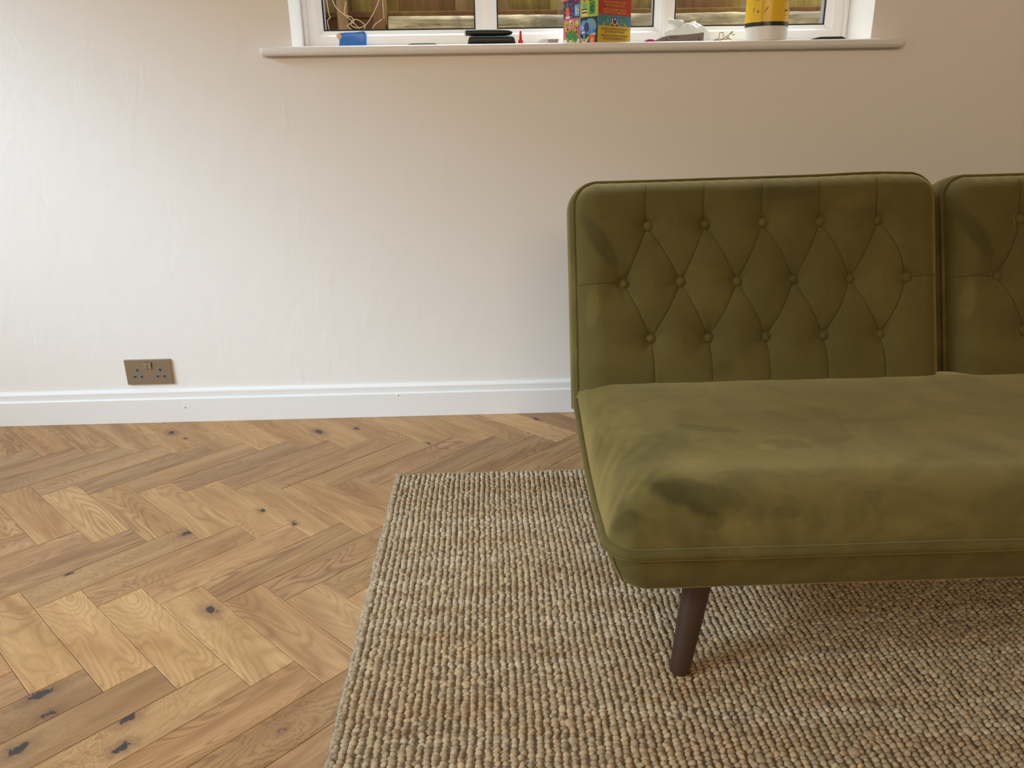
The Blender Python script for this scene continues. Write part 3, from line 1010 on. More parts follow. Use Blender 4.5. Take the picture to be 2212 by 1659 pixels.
def rrect(inset, R=0.048, npl=220, nps=90, nc=26):
    """closed rounded rectangle, counter-clockwise from the back left going to the front"""
    x0, x1, y0, y1 = SX0 + inset, SX1 - inset, SY0 + inset, SY1 - inset
    r = max(R - inset * 0.55, 0.012)
    r = min(r, (y1 - y0) / 2 * 0.98)
    out = []
    def seg(ax, ay, bx, by, n_):
        for i in range(n_): t = i / n_; out.append((ax + (bx - ax) * t, ay + (by - ay) * t))
    def arc(cx, cy, a0, n_):
        for i in range(n_):
            a = a0 + math.pi / 2 * i / n_; out.append((cx + r * math.cos(a), cy + r * math.sin(a)))
    seg(x0, y1 - r, x0, y0 + r, nps); arc(x0 + r, y0 + r, math.pi, nc)
    seg(x0 + r, y0, x1 - r, y0, npl); arc(x1 - r, y0 + r, -math.pi / 2, nc)
    seg(x1, y0 + r, x1, y1 - r, nps); arc(x1 - r, y1 - r, 0, nc)
    seg(x1 - r, y1, x0 + r, y1, npl); arc(x0 + r, y1 - r, math.pi / 2, nc)
    return np.array(out)


NR = 95
tmax = (SY1 - SY0) / 2 - 0.004
ins = tmax * (np.linspace(0, 1, NR) ** 1.6)
allP, allD = [], []
for d_ in ins:
    q = rrect(d_); allP.append(q); allD.append(np.full(len(q), d_))
XY = np.concatenate(allP); D = np.concatenate(allD)
npp = len(allP[0])
x, y = XY[:, 0], XY[:, 1]
ztop = 0.372 + 0.026 * sstep(1.15, 1.55, y) + 0.006 * np.sin((y - 1.1) / 0.5 * math.pi)
# radius of the roll: larger at the front
wf = np.clip((1.36 - y) / 0.24, 0, 1); rr0 = 0.080 + 0.022 * wf
g = (1 - np.clip(1 - D / rr0, 0, 1) ** 2.05) ** (1 / 1.9)
z = zs(y) + (ztop - zs(y)) * g
# bulge a little outwards over the seam on the sides
ob = 0.006 * np.sin(np.clip(D / 0.02, 0, 1) * math.pi)
P_ = np.stack([x, y, z], 1)
n1 = vnoise(P_ * np.array([1, 1, 0]), 5, 1); n2 = vnoise(P_ * np.array([1, 1, 0]), 14, 3); n3 = vnoise(P_, 34, 6)
z = z - 0.007 * np.exp(-(D / 0.0035) ** 1.5) + (0.0030 * n1 + 0.0010 * n2) * np.clip(D / 0.05, 0, 1)
# soft creases at the front left corner and along the outer side
cr = np.exp(-((x - SX0) / 0.10) ** 2) * np.clip(D / 0.01, 0, 1)
z = z + 0.0011 * np.sin((y * 1.0 - x * 1.6) * 110 + 5 * n2) * cr * np.exp(-((y - 1.20) / 0.13) ** 2) * 0.7
z = z + 0.0015 * np.sin(x * 260 + 4 * n2) * np.exp(-D / 0.015) * (D > 0.001)
# brushed nap marks located from the photograph (pixel, radii in m, angle, strength)
nap = 0.07 * n1 + 0.05 * n2 + 0.10 * n3 * np.exp(-((x - 0.25) / 0.12) ** 2)
_S = np.stack([x, y, z - CAM_Z], 1)
_pz = _S @ np.array(fwd)
_px = 1106 + F_PX * (_S @ np.array(r2)) / _pz; _py = 829.5 - F_PX * (_S @ np.array(u2)) / _pz
def on_seat(px, py):      # the surface point of the cushion seen at that place of the photograph
    k = int(np.argmin((_px - px) ** 2 + (_py - py) ** 2 + 1e4 * (y > 1.6))); return Vector((x[k], y[k], z[k]))
n4 = vnoise(P_, 75, 8)
napn = 0.34 * n2 + 0.24 * n3 + 0.14 * n4
for px_, py_, rx, ry, an_, amp, hard in (
        (1510, 1068, 0.070, 0.044, -0.35, -0.44, .35), (1420, 1075, 0.06, 0.05, 0.3, -0.12, .5), (1440, 965, 0.085, 0.050, 0.15, -0.22, .45),
        (1520, 925, 0.055, 0.011, -0.25, -0.30, .2), (1345, 905, 0.035, 0.075, 0.1, 0.14, .5), (1400, 1080, 0.03, 0.05, 0.5, 0.22, .35),
        (1480, 990, 0.05, 0.045, 0.1, 0.16, .5), (1700, 960, 0.045, 0.018, -0.2, -0.20, .3), (1655, 965, 0.018, 0.014, 0, 0.24, .4),
        (1800, 950, 0.05, 0.012, 0.2, -0.16, .4), (1900, 905, 0.09, 0.012, 0.0, -0.10, .4), (1350, 1125, 0.024, 0.024, 0.5, -0.24, .4),
        (1600, 1100, 0.06, 0.030, 0, -0.10, .5), (1800, 1060, 0.16, 0.05, 0, 0.05, .7), (1960, 1010, 0.05, 0.02, 0.8, -0.12, .3), (2140, 985, 0.12, 0.03, 0.1, -0.08, .5),
        (1545, 1125, 0.018, 0.020, 0, -0.20, .3), (1700, 1105, 0.022, 0.016, 0, -0.16, .3), (1290, 960, 0.012, 0.05, 0, -0.25, .4), (1620, 870, 0.2, 0.05, 0, 0.10, .8), (1960, 870, 0.25, 0.05, 0, 0.06, .8)):
    c = on_seat(px_, py_); c_, s_ = math.cos(an_), math.sin(an_)
    # distance measured over the rounded front edge (y and z together)
    ly = (y - c.y) + (c.z - z) * -0.9 * (y < 1.2)
    a = ((x - c.x) * c_ + ly * s_) / rx; b = (-(x - c.x) * s_ + ly * c_) / ry
    q = np.hypot(a, b) + napn
    nap = nap + amp * (1 - sstep(1 - hard, 1 + hard * 0.4, q))
out_dir = np.zeros_like(P_)
V = np.stack([x, y, z], 1)
F = []
base_i = np.arange(NR * npp).reshape(NR, npp)
nxt = np.roll(base_i, -1, axis=1)
F = np.stack([base_i[:-1], nxt[:-1], nxt[1:], base_i[1:]], -1).reshape(-1, 4)
# orientation: counter-clockwise seen from above -> normals up
seat = mesh_np('seat_cushion', V, F, M_VELN, SOFA, True, {'nap': nap.astype(np.float32)})
# close the centre strip
bm = bmesh.new(); bm.from_mesh(seat.data)
be = [e for e in bm.edges if e.is_boundary and min(v_.co.y for v_ in e.verts) > SY0 + 0.2 and max(v_.co.y for v_ in e.verts) < SY1 - 0.2]
bmesh.ops.holes_fill(bm, edges=be, sides=0)
bm.to_mesh(seat.data); bm.free()
seat.data.polygons.foreach_set('use_smooth', np.ones(len(seat.data.polygons), dtype=bool))

# border rail below the seam, leaning in towards the bottom
def rail_ring(inset_side, inset_front, dz):
    q = rrect(0.0)
    cx, cy = (SX0 + SX1) / 2, (SY0 + SY1) / 2
    o_ = []
    for (a, b) in q:
        fx = np.clip(abs(a - cx) / ((SX1 - SX0) / 2), 0, 1)
        sx = math.copysign(1, a - cx)
        wx = 1 if abs(a - cx) > (SX1 - SX0) / 2 - 0.05 else 0
        xa = a - sx * inset_side * (1 - min(1, ((SX1 - SX0) / 2 - abs(a - cx)) / 0.45)) ** 1
        ya = b + inset_front * (1 if b < cy else -1) * (1 - min(1, abs(b - (SY0 if b < cy else SY1)) / 0.25))
        o_.append((xa, ya, float(zs(b)) + dz * (1 + 0.35 * sstep(1.2, 1.5, b))))
    return o_
prof = [(0.002, 0.001, 0.000), (-0.001, -0.002, -0.008), (0.000, -0.0035, -0.020), (0.005, -0.002, -0.036), (0.013, 0.001, -0.053), (0.019, 0.004, -0.070), (0.026, 0.009, -0.0765), (0.042, 0.022, -0.078)]
V, F = [], []
for r_ in prof: V += rail_ring(*r_)
for r_ in range(len(prof) - 1):
    for i in range(npp):
        j = (i + 1) % npp
        F.append([r_ * npp + i, (r_ + 1) * npp + i, (r_ + 1) * npp + j, r_ * npp + j])
F.append([(len(prof) - 1) * npp + i for i in range(npp)][::-1])
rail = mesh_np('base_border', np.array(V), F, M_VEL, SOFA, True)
# piping roll round the seam, thicker along the front
q = rrect(0.0)
front_w = lambda a, b: float(1 - sstep(SY0 + 0.01, SY0 + 0.10, b))
path, rad = [], []
sel = [i for i in range(npp) if q[i][1] < SY1 - 0.05]
for i in sel:
    a, b = q[i]
    fw = front_w(a, b)
    sx = -1 if a < 1 else 1
    path.append((a + sx * 0.003 * (1 - fw), b - 0.0065 * fw, float(zs(b)) - 0.002 - 0.002 * fw + 0.0003 * math.sin(a * 11) * fw + 0.0006 * math.sin(b * 60)))
    rad.append(0.0066 + 0.0030 * fw + 0.0003 * math.sin(a * 17 + b * 60))
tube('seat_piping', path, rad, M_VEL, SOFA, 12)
# thin corner seam on the border
ci_ = 90 + 10
RV = np.array([r_[ci_] for r_ in [rail_ring(*k) for k in prof[1:-1]]])
cen_ = np.array([(SX0 + SX1) / 2, (SY0 + SY1) / 2 + 0.2, 0])
RV[:, :2] += np.array([-0.0004, -0.0004])
V_, F_ = tube_vf([tuple(p) for p in RV], 0.0007, 6)
mesh_np('corner_seam', np.array([tuple(p) for p in V_]), F_, M_SEAM, SOFA, True)
# underside board of the backs is hidden behind the seat; four splayed legs
for (fx, fy, sx, sy) in ((0.317, 1.119, 1, 1), (1.638, 1.119, -1, 1), (0.317, 1.585, 1, -1), (1.638, 1.585, -1, -1)):
    top_z = 0.222 if sy > 0 else 0.27
    V, F = [], []
    pl = [(0.0001, 0.0), (0.0160, 0.0), (0.0172, 0.0014), (0.0180, 0.006), (0.0190, 0.03), (0.0222, 0.10), (0.0256, top_z - 0.02), (0.0262, top_z - 0.0118)]
    for r_, z_ in pl:
        for k in range(36):
            a = 2 * math.pi * k / 36
            V.append((fx + sx * 0.040 * z_ / 0.21 + r_ * math.cos(a), fy + sy * 0.042 * z_ / 0.21 + r_ * math.sin(a), 0.0118 + z_))
    for i in range(len(pl) - 1):
        for k in range(36): F.append([i * 36 + k, i * 36 + (k + 1) % 36, (i + 1) * 36 + (k + 1) % 36, (i + 1) * 36 + k])
    F.append([(len(pl) - 1) * 36 + k for k in range(36)])
    mesh_np('leg', np.array(V), F, M_LEG, SOFA, True)

# ------------------------------------------------------------------ jute rug
RUGO = empty('jute_rug', ((RUG[0] + RUG[1]) / 2, (RUG[2] + RUG[3]) / 2, 0.0), 'chunky natural jute rug in beige and brown under the green sofa', 'rug')
M_BACK = plain('jute_backing', (0.12, 0.078, 0.043), 0.95, var=0.15, scale=300)
box('rug_backing', (RUG[0] + .006, RUG[2] + .006, 0.0006), (RUG[1] - .006, RUG[3] - .005, 0.0060), M_BACK, RUGO, 0.002, 1)
PX, PY = 0.0134, 0.0090
ncx = int((RUG[1] - RUG[0]) / PX); ncy = int((RUG[3] - RUG[2]) / PY)
# template: upper part of a small cord loop
seg_t, ring_t = 8, [(-0.35, 0.93), (0.25, 0.96), (0.72, 0.66)]
TV = []
for zz, rr_ in ring_t:
    for k in range(seg_t):
        a = 2 * math.pi * k / seg_t; TV.append((rr_ * math.cos(a), rr_ * math.sin(a), zz))
TV.append((0, 0, 1.0)); TV = np.array(TV)
TF = []
for r_ in range(len(ring_t) - 1):
    for k in range(seg_t):
        a, b = r_ * seg_t + k, r_ * seg_t + (k + 1) % seg_t
        TF.append((a, b, b + seg_t)); TF.append((a, b + seg_t, a + seg_t))
for k in range(seg_t): TF.append(((len(ring_t) - 1) * seg_t + k, (len(ring_t) - 1) * seg_t + (k + 1) % seg_t, len(TV) - 1))
TF = np.array(TF)
I, J = np.meshgrid(np.arange(ncx), np.arange(ncy)); I = I.ravel(); J = J.ravel()
N = len(I)
colwav = np.cumsum(RNG.normal(0, 0.0004, (ncy, 1)), axis=0)[:, 0]; colwav -= np.linspace(colwav[0], colwav[-1], ncy)
colphase = RNG.uniform(0, 1, ncx)
gx = RUG[0] + PX * (I + 0.5) + RNG.normal(0, 0.0007, N)
gy = RUG[2] + PY * (J + 0.35 + 0.55 * colphase[I]) + RNG.normal(0, 0.0007, N)
# slow waviness of the columns, and the uneven outer edges
wv = np.array([noise.noise(Vector((float(a) * 2.2, float(b) * 5.0, 0.3))) for a, b in zip(gx, gy)])
gx = gx + 0.0045 * wv
edge = np.exp(-(gx - RUG[0]) / 0.02)
ew = np.array([noise.noise(Vector((0.5, float(b) * 28.0, 1.7))) for b in gy])
gx = gx + edge * 0.004 * ew
gy = np.minimum(gy, RUG[3] - 0.004 + 0.0015 * RNG.normal(0, 1, N))
sxr = PX * 0.50 * RNG.uniform(0.82, 1.22, N); syr = PY * 0.64 * RNG.uniform(0.78, 1.35, N); szr = 0.0072 * RNG.uniform(0.72, 1.22, N)
yaw_ = RNG.normal(0.42, 0.26, N)
lean = RNG.normal(0.0, 0.28, N)
# occasional slubs
sl = RNG.uniform(0, 1, N) > 0.982
syr[sl] *= 1.5; sxr[sl] *= 1.25; szr[sl] *= 1.15
# tone : bands of brown yarn run across the columns
def nz(a, b, sx_, sy_, sd): return np.array([noise.noise(Vector((float(p) * sx_ + sd, float(q_) * sy_, sd * 1.3))) for p, q_ in zip(a, b)])
t1 = nz(gx, gy, 2.2, 26, 1.1); t2 = nz(gx, gy, 12, 75, 4.2); t3 = nz(gx, gy, 3.0, 60, 8.2)
c0 = np.array([0.485, 0.36, 0.21]); c1 = np.array([0.45, 0.26, 0.105]); c2 = np.array([0.575, 0.47, 0.325]); c3 = np.array([0.26, 0.155, 0.08])
w1 = np.clip((t1 - 0.22) * 2.2 + t2 * 1.1, 0, 0.8)[:, None]; w2 = np.clip((-t1 - 0.05) * 2.0 + t2 * 0.8, 0, 1)[:, None]; w3 = np.clip(t2 * 1.5 - 0.35, 0, 1)[:, None]
tone = c0 * (1 - w2) + c2 * w2
tone = tone * (1 - 0.5 * w1) + c1 * 0.5 * w1
tone = tone * (1 - 0.6 * w3) + c3 * 0.6 * w3
tone *= 1.14 * RNG.uniform(0.78, 1.20, (N, 1)) * (1 + RNG.normal(0, 0.012, (N, 3)))
ne = edge[:, None]
tone = tone * (1 - 0.5 * ne) + c2 * RNG.uniform(0.8, 1.1, (N, 1)) * 0.5 * ne
BR = 0.0042 + 0.0006 * wv
cs, sn = np.cos(yaw_), np.sin(yaw_)
L = TV[None] * np.stack([sxr, syr, szr], 1)[:, None]
L[:, :, 0] += lean[:, None] * L[:, :, 2]
Xw = L[:, :, 0] * cs[:, None] - L[:, :, 1] * sn[:, None] + gx[:, None]
Yw = L[:, :, 0] * sn[:, None] + L[:, :, 1] * cs[:, None] + gy[:, None]
Zw = np.maximum(L[:, :, 2] + BR[:, None], 0.0012)
for fx_, fy_ in ((0.317, 1.119), (1.638, 1.119), (0.317, 1.585), (1.638, 1.585)):      # pile pressed down under the feet
    near = np.hypot(Xw - fx_, Yw - fy_) < 0.0240
    Zw = np.where(near, np.minimum(Zw, 0.0108), Zw)
V = np.stack([Xw, Yw, Zw], -1).reshape(-1, 3)
F = (TF[None] + (np.arange(N) * len(TV))[:, None, None]).reshape(-1, 3)
TN = np.repeat(tone, len(TV), axis=0)
# thinner strands lying between the columns, a little lower
G2 = np.arange(N)[(I < ncx - 1)]
k2 = len(G2)
x2 = gx[G2] + PX * 0.5 + RNG.normal(0, 0.0008, k2); y2 = gy[G2] + PY * RNG.uniform(0.2, 0.8, k2)
y2 = np.minimum(y2, RUG[3] - 0.006)
sx2 = PX * 0.27 * RNG.uniform(0.7, 1.3, k2); sy2 = PY * 0.62 * RNG.uniform(0.7, 1.3, k2); sz2 = 0.0034 * RNG.uniform(0.7, 1.25, k2)
yw2 = RNG.normal(-0.5, 0.4, k2); c2_, s2_ = np.cos(yw2), np.sin(yw2)
L2 = TV[None] * np.stack([sx2, sy2, sz2], 1)[:, None]
X2 = L2[:, :, 0] * c2_[:, None] - L2[:, :, 1] * s2_[:, None] + x2[:, None]
Y2 = L2[:, :, 0] * s2_[:, None] + L2[:, :, 1] * c2_[:, None] + y2[:, None]
Z2 = np.maximum(L2[:, :, 2] + 0.0030, 0.0012)
V = np.concatenate([V, np.stack([X2, Y2, Z2], -1).reshape(-1, 3)])
F = np.concatenate([F, (TF[None] + (N * len(TV) + np.arange(k2) * len(TV))[:, None, None]).reshape(-1, 3)])
TN = np.concatenate([TN, np.repeat(tone[G2] * RNG.uniform(0.45, 0.75, (k2, 1)), len(TV), axis=0)])
lp = mesh_np('cord_loops', V, F, M_JUTE, RUGO, True, {'tone': TN.astype(np.float32)})
lp['kind'] = 'stuff'
# whipped outer edge on the left and back sides
V, F, T = [], [], []
yq = RUG[2]
def edge_bead(cx, cy, rx, ry, rz, zc, an):
    o0 = len(V)
    c_, s_ = math.cos(an), math.sin(an)
    for (a, b, c) in TV: V.append((cx + a * rx * c_ - b * ry * s_, cy + a * rx * s_ + b * ry * c_, max(zc + c * rz, 0.0008)))
    F.extend([[int(q_) + o0 for q_ in f] for f in TF])
    t_ = c2 * random.uniform(0.72, 1.08) if random.random() < .9 else c0 * random.uniform(0.7, 1.0)
    T.extend([t_] * len(TV))
while yq < RUG[3]:
    w_ = 0.0035 * noise.noise(Vector((0.5, yq * 28.0, 1.7)))
    edge_bead(RUG[0] + 0.001 + w_ + random.uniform(-.001, .001), yq, 0.0058, 0.0050, 0.0062, 0.0034, 0.45 + random.uniform(-.2, .2)); yq += 0.0074
xq = RUG[0]
while xq < RUG[1]:
    edge_bead(xq, RUG[3] - 0.001 + random.uniform(-.0012, .0012), 0.0052, 0.0055, 0.0055, 0.0032, random.uniform(-.3, .3)); xq += 0.0088
eb = mesh_np('whipped_edge', np.array(V), np.array(F), M_JUTE, RUGO, True, {'tone': np.array(T, dtype=np.float32)}); eb['kind'] = 'stuff'
# stray fibres
V, F, T = [], [], []
fr_ = random.Random(11)
for k in range(2600):
    cx = fr_.uniform(RUG[0] - .002, 1.4) if k > 350 else RUG[0] + fr_.uniform(-.004, .006)
    cy = fr_.uniform(0.85, RUG[3])
    if any(math.hypot(cx - a_, cy - b_) < 0.05 for a_, b_ in ((0.317, 1.119), (1.638, 1.119), (0.317, 1.585), (1.638, 1.585))): continue
    an = fr_.uniform(0, math.pi); ln = fr_.uniform(0.005, 0.016) if fr_.random() < .9 else fr_.uniform(.015, .03)
    z0 = 0.0098; bow_ = fr_.uniform(-.3, .3)
    tpl = [Vector((cx + math.cos(an + bow_ * t) * ln * t, cy + math.sin(an + bow_ * t) * ln * t, z0 + 0.0035 * math.sin(math.pi * min(1, t * 1.1)) * fr_.uniform(.6, 1.3))) for t in (0, .33, .66, 1)]
    tv, tf = tube_vf(tpl, 0.00016, 3)
    o0 = len(V); V += [tuple(p) for p in tv]; F += [[q_ + o0 for q_ in f] for f in tf]
    T += [c2 * fr_.uniform(0.9, 1.3)] * len(tv)
fb = mesh_np('loose_fibre', np.array(V), F, M_JUTE, RUGO, True, {'tone': np.clip(np.array(T), 0, 1).astype(np.float32)}); fb['kind'] = 'stuff'

# ------------------------------------------------------------------ wall socket
SKT = empty('wall_socket', (-1.0995, YW, 0.170), 'brushed steel double wall socket above the skirting board', 'socket')
sx0, sx1, sz0, sz1, sy = -1.173, -1.026, 0.1285, 0.2125, YW
box('faceplate', (sx0, sy - 0.0062, sz0), (sx1, sy - 0.0002, sz1), M_PLATE, SKT, 0.0022, 3)
M_INS = plain('grey_socket_insert', (0.165, 0.165, 0.155), 0.45); M_HOLE = plain('dark_pin_hole', (0.006, 0.006, 0.006), 0.8)
M_SW = plain('steel_rocker', (0.60, 0.52, 0.43), 0.32, 0.9)
for cx in (-1.1345, -1.0625):
    for (dx, dz, w_, h_) in ((0, 0.1775, .0042, .0085), (-0.0105, 0.1555, .0068, .0045), (0.0105, 0.1555, .0068, .0045)):
        iw, ih = w_ + 0.0075, h_ + 0.0055
        x_, z_ = cx + dx, dz
        ins_ = box('pin_insert', (x_ - iw / 2, sy - 0.0068, z_ - ih / 2), (x_ + iw / 2, sy - 0.0058, z_ + ih / 2), M_INS, SKT, 0.0004, 1)
        hl = box('pin_hole', (x_ - w_ / 2, sy - 0.00695, z_ - h_ / 2), (x_ + w_ / 2, sy - 0.0064, z_ + h_ / 2), M_HOLE, None)
        hl.parent = ins_
for cx in (-1.1045, -1.0925):
    bm = bmesh.new()
    rot = Matrix.Rotation(math.radians(9), 3, 'X')
    add_box(bm, (cx - 0.0052, sy - 0.0105, 0.1815), (cx + 0.0052, sy - 0.0045, 0.2015), 0.0006, 2, 0, rot)
    bm_obj('switch', bm, M_SW, SKT)
box('switch_recess', (-1.1108, sy - 0.0064, 0.1800), (-1.0862, sy - 0.0060, 0.2030), M_HOLE, SKT)

# ------------------------------------------------------------------ things on the sill
ZS = ST + 0.0002
def flat(col, nm, rough=0.45): return plain(nm, col, rough, var=0.02)

# --- alphabet stacking-block tower box
C_PURPLE = flat((0.075, 0.030, 0.13), 'print_purple'); C_LIME = flat((0.42, 0.55, 0.03), 'print_lime'); C_PINK = flat((0.62, 0.10, 0.20), 'print_pink')
C_DARK = flat((0.018, 0.020, 0.024), 'print_charcoal'); C_RED = flat((0.42, 0.022, 0.012), 'print_red'); C_BLUE = flat((0.05, 0.20, 0.33), 'print_teal_blue')
C_YEL = flat((0.62, 0.42, 0.015), 'print_yellow'); C_SKY = flat((0.10, 0.38, 0.85), 'print_sky_blue'); C_GREEN = flat((0.035, 0.25, 0.06), 'print_green')
C_WHITE = flat((0.80, 0.80, 0.76), 'print_white'); C_CREAM = flat((0.85, 0.70, 0.25), 'print_cream_yellow'); C_ORANGE = flat((0.80, 0.12, 0.04), 'print_orange_red')
C_GOLD = flat((0.60, 0.34, 0.05), 'print_gold'); C_BROWN = flat((0.10, 0.045, 0.015), 'print_brown'); C_TEAL = flat((0.12, 0.42, 0.45), 'print_pale_teal'); C_OLIVE = flat((0.30, 0.36, 0.04), 'print_leaf')
BCX, BCY, BS = 0.3195, 2.394, 0.1385
th = math.radians(38.5)
uR = Vector((math.cos(th), math.sin(th), 0)); uL = Vector((-math.sin(th), math.cos(th), 0))
cor = Vector((BCX, BCY, ZS))
BOX = empty('toy_block_box', tuple(cor + (uR + uL) * BS / 2), 'tall colourful alphabet stacking block box standing on the windowsill', 'toy box')
BHt = 0.29
bm = bmesh.new()
vsb = [cor, cor + uR * BS, cor + (uR + uL) * BS, cor + uL * BS]
vb = [bm.verts.new(p) for p in vsb]; vt = [bm.verts.new(p + Vector((0, 0, BHt))) for p in vsb]
for i in range(4): bm.faces.new([vb[i], vb[(i + 1) % 4], vt[(i + 1) % 4], vt[i]])
bm.faces.new(vb[::-1]); bm.faces.new(vt)
bmesh.ops.bevel(bm, geom=list(bm.edges), offset=0.0012, segments=2, affect='EDGES')
bm_obj('carton', bm, C_WHITE, BOX)


class Face:
    def __init__(s, o, uax, nrm): s.o, s.u, s.n = Vector(o), uax, nrm
    def pt(s, a, b, k): return s.o + s.u * a + Vector((0, 0, b)) + s.n * k
    def poly(s, name, pts, mat, layer, parent, edge=True):
        """flat printed shape, slightly raised, pts (u,z)"""
        k0, k1 = 0.00005 + 0.00012 * (layer - 1), 0.00005 + 0.00012 * layer
        n_ = len(pts)
        ar = sum(pts[i][0] * pts[(i + 1) % n_][1] - pts[(i + 1) % n_][0] * pts[i][1] for i in range(n_))
        bm_ = bmesh.new()
        a = [bm_.verts.new(s.pt(p[0], p[1], k1)) for p in pts]
        f = bm_.faces.new(a)
        bmesh.ops.triangulate(bm_, faces=[f])
        return bm_, mat


def shapes(face, name, items, parent):
    """join coloured printed shapes of one picture into one part"""
    mats = []; me_bm = bmesh.new()
    for layer, pts, mat in items:
        if mat not in mats: mats.append(mat)
        k1 = 0.00005 + 0.00010 * layer
        vs = [me_bm.verts.new(face.pt(p[0], p[1], k1)) for p in pts]
        try: f = me_bm.faces.new(vs)
        except ValueError: continue
        f.material_index = mats.index(mat)
    bmesh.ops.triangulate(me_bm, faces=list(me_bm.faces))
    me_ = bpy.data.meshes.new(name); 
    for f in me_bm.faces:
        if f.normal.dot(face.n) < 0: f.normal_flip()
    me_bm.to_mesh(me_); me_bm.free()
    return link(name, me_, mats, parent)


def ell(cx, cy, rx, ry, n_=24, rot=0.0, a0=0.0, a1=2 * math.pi):
    o_ = []
    for i in range(n_):
        a = a0 + (a1 - a0) * i / (n_ if abs(a1 - a0 - 2 * math.pi) < 1e-6 else n_ - 1)
        x_, y_ = rx * math.cos(a), ry * math.sin(a)
        o_.append((cx + x_ * math.cos(rot) - y_ * math.sin(rot), cy + x_ * math.sin(rot) + y_ * math.cos(rot)))
    return o_
def rc(x0, y0, x1, y1): return [(x0, y0), (x1, y0), (x1, y1), (x0, y1)]


def text_pts(body, size, align='CENTER'):
    cu_ = bpy.data.curves.new('lettering', 'FONT'); cu_.body = body; cu_.size = size; cu_.align_x = align; cu_.align_y = 'CENTER'
    cu_.resolution_u = 3; cu_.offset = size * 0.012
    ob = bpy.data.objects.new('lettering', cu_); COL.objects.link(ob)
    dg = bpy.context.evaluated_depsgraph_get()
    me_ = bpy.data.meshes.new_from_object(ob.evaluated_get(dg))
    v_ = [tuple(v.co) for v in me_.vertices]; f_ = [list(p.vertices) for p in me_.polygons]
    bpy.data.objects.remove(ob); bpy.data.curves.remove(cu_); bpy.data.meshes.remove(me_)
    return v_, f_


def lettering(name, jobs, place, mats, parent, layer=0.0006):
    """jobs: (text, size, u, z, mat index, sx). place(u,z,k) -> Vector"""
    V, F, MI = [], [], []
    for body, size, a, b, mi, sx in jobs:
        v_, f_ = text_pts(body, size)
        o0 = len(V)
        V += [tuple(place(a + p[0] * sx, b + p[1], layer)) for p in v_]
        F += [[q_ + o0 for q_ in f] for f in f_]; MI += [mi] * len(f_)
    me_ = bpy.data.meshes.new(name); me_.from_pydata(V, [], F); me_.update()
    ob = link(name, me_, mats, parent)
    me_.polygons.foreach_set('material_index', np.array(MI, dtype=np.int32))
    return ob


fR = Face(cor, uR, -uL); fL = Face(cor + uL * BS, -uL, -uR)
c = BS / 2
# right face : yellow, blue, red bands
zy, zb = 0.0455, 0.0735
shapes(fR, 'printed_panel', [(1, rc(0.001, 0.001, BS - .001, zy), C_YEL), (1, rc(0.001, zy, BS - .001, zb), C_BLUE), (1, rc(0.001, zb, BS - .001, BHt - .001), C_RED),
    (2, rc(c - .019, zy - .0005, c + .019, zy + .0075), C_GOLD), (3, [(c, zy + .001), (c - .016, zy + .0065), (c - .013, zy - .0015)], C_BROWN), (3, [(c, zy + .001), (c + .016, zy + .0065), (c + .013, zy - .0015)], C_BROWN),
    (3, [(c - .0008, zy - .006), (c + .0008, zy - .006), (c + .0008, zy + .007), (c - .0008, zy + .007)], C_GOLD),
    (2, ell(c, zy + .0135, .0115, .0085), C_WHITE), (3, ell(c + .0005, zy + .0145, .0085, .0095), C_PURPLE), (4, ell(c + .001, zy + .0185, .0028, .0028, 14), C_WHITE)]
    + [(2, ell(c + s_ * dx, zy + dz, .0030, .0085, 16, s_ * rt), mt) for s_ in (-1, 1) for dx, dz, rt, mt in ((.042, .017, .3, C_GREEN), (.030, .015, -.3, C_OLIVE), (.044, .005, .9, C_OLIVE), (.033, .019, .1, C_GREEN))], BOX)
TY = 0.0078
jobs = []
for s_, zz in (('BLOQUES ALFABÉTICOS EN INGLÉS', 0.0375), ('QUE SE ENCAJAN Y APILAN', 0.0300), ('VERSCHACHTELTE UND STAPELBARE', 0.0195), ('ENGLISCHE ALPHABETBLÖCKE', 0.0120)):
    jobs.append((s_, TY, c, zz, 0, 0.86))
for s_, zz in (("EMBOÎTANTS ET EMPILABLES", 0.0800), ("BLOCS D'ALPHABET ANGLAIS", 0.0875), ('AND STACKING BLOCKS', 0.0985), ('ENGLISH ALPHABET NESTING', 0.1065)):
    jobs.append((s_, TY, c, zz, 1, 0.92))
for jb in jobs: lettering('lettering', [jb], fR.pt, [C_BROWN, C_GOLD], BOX)
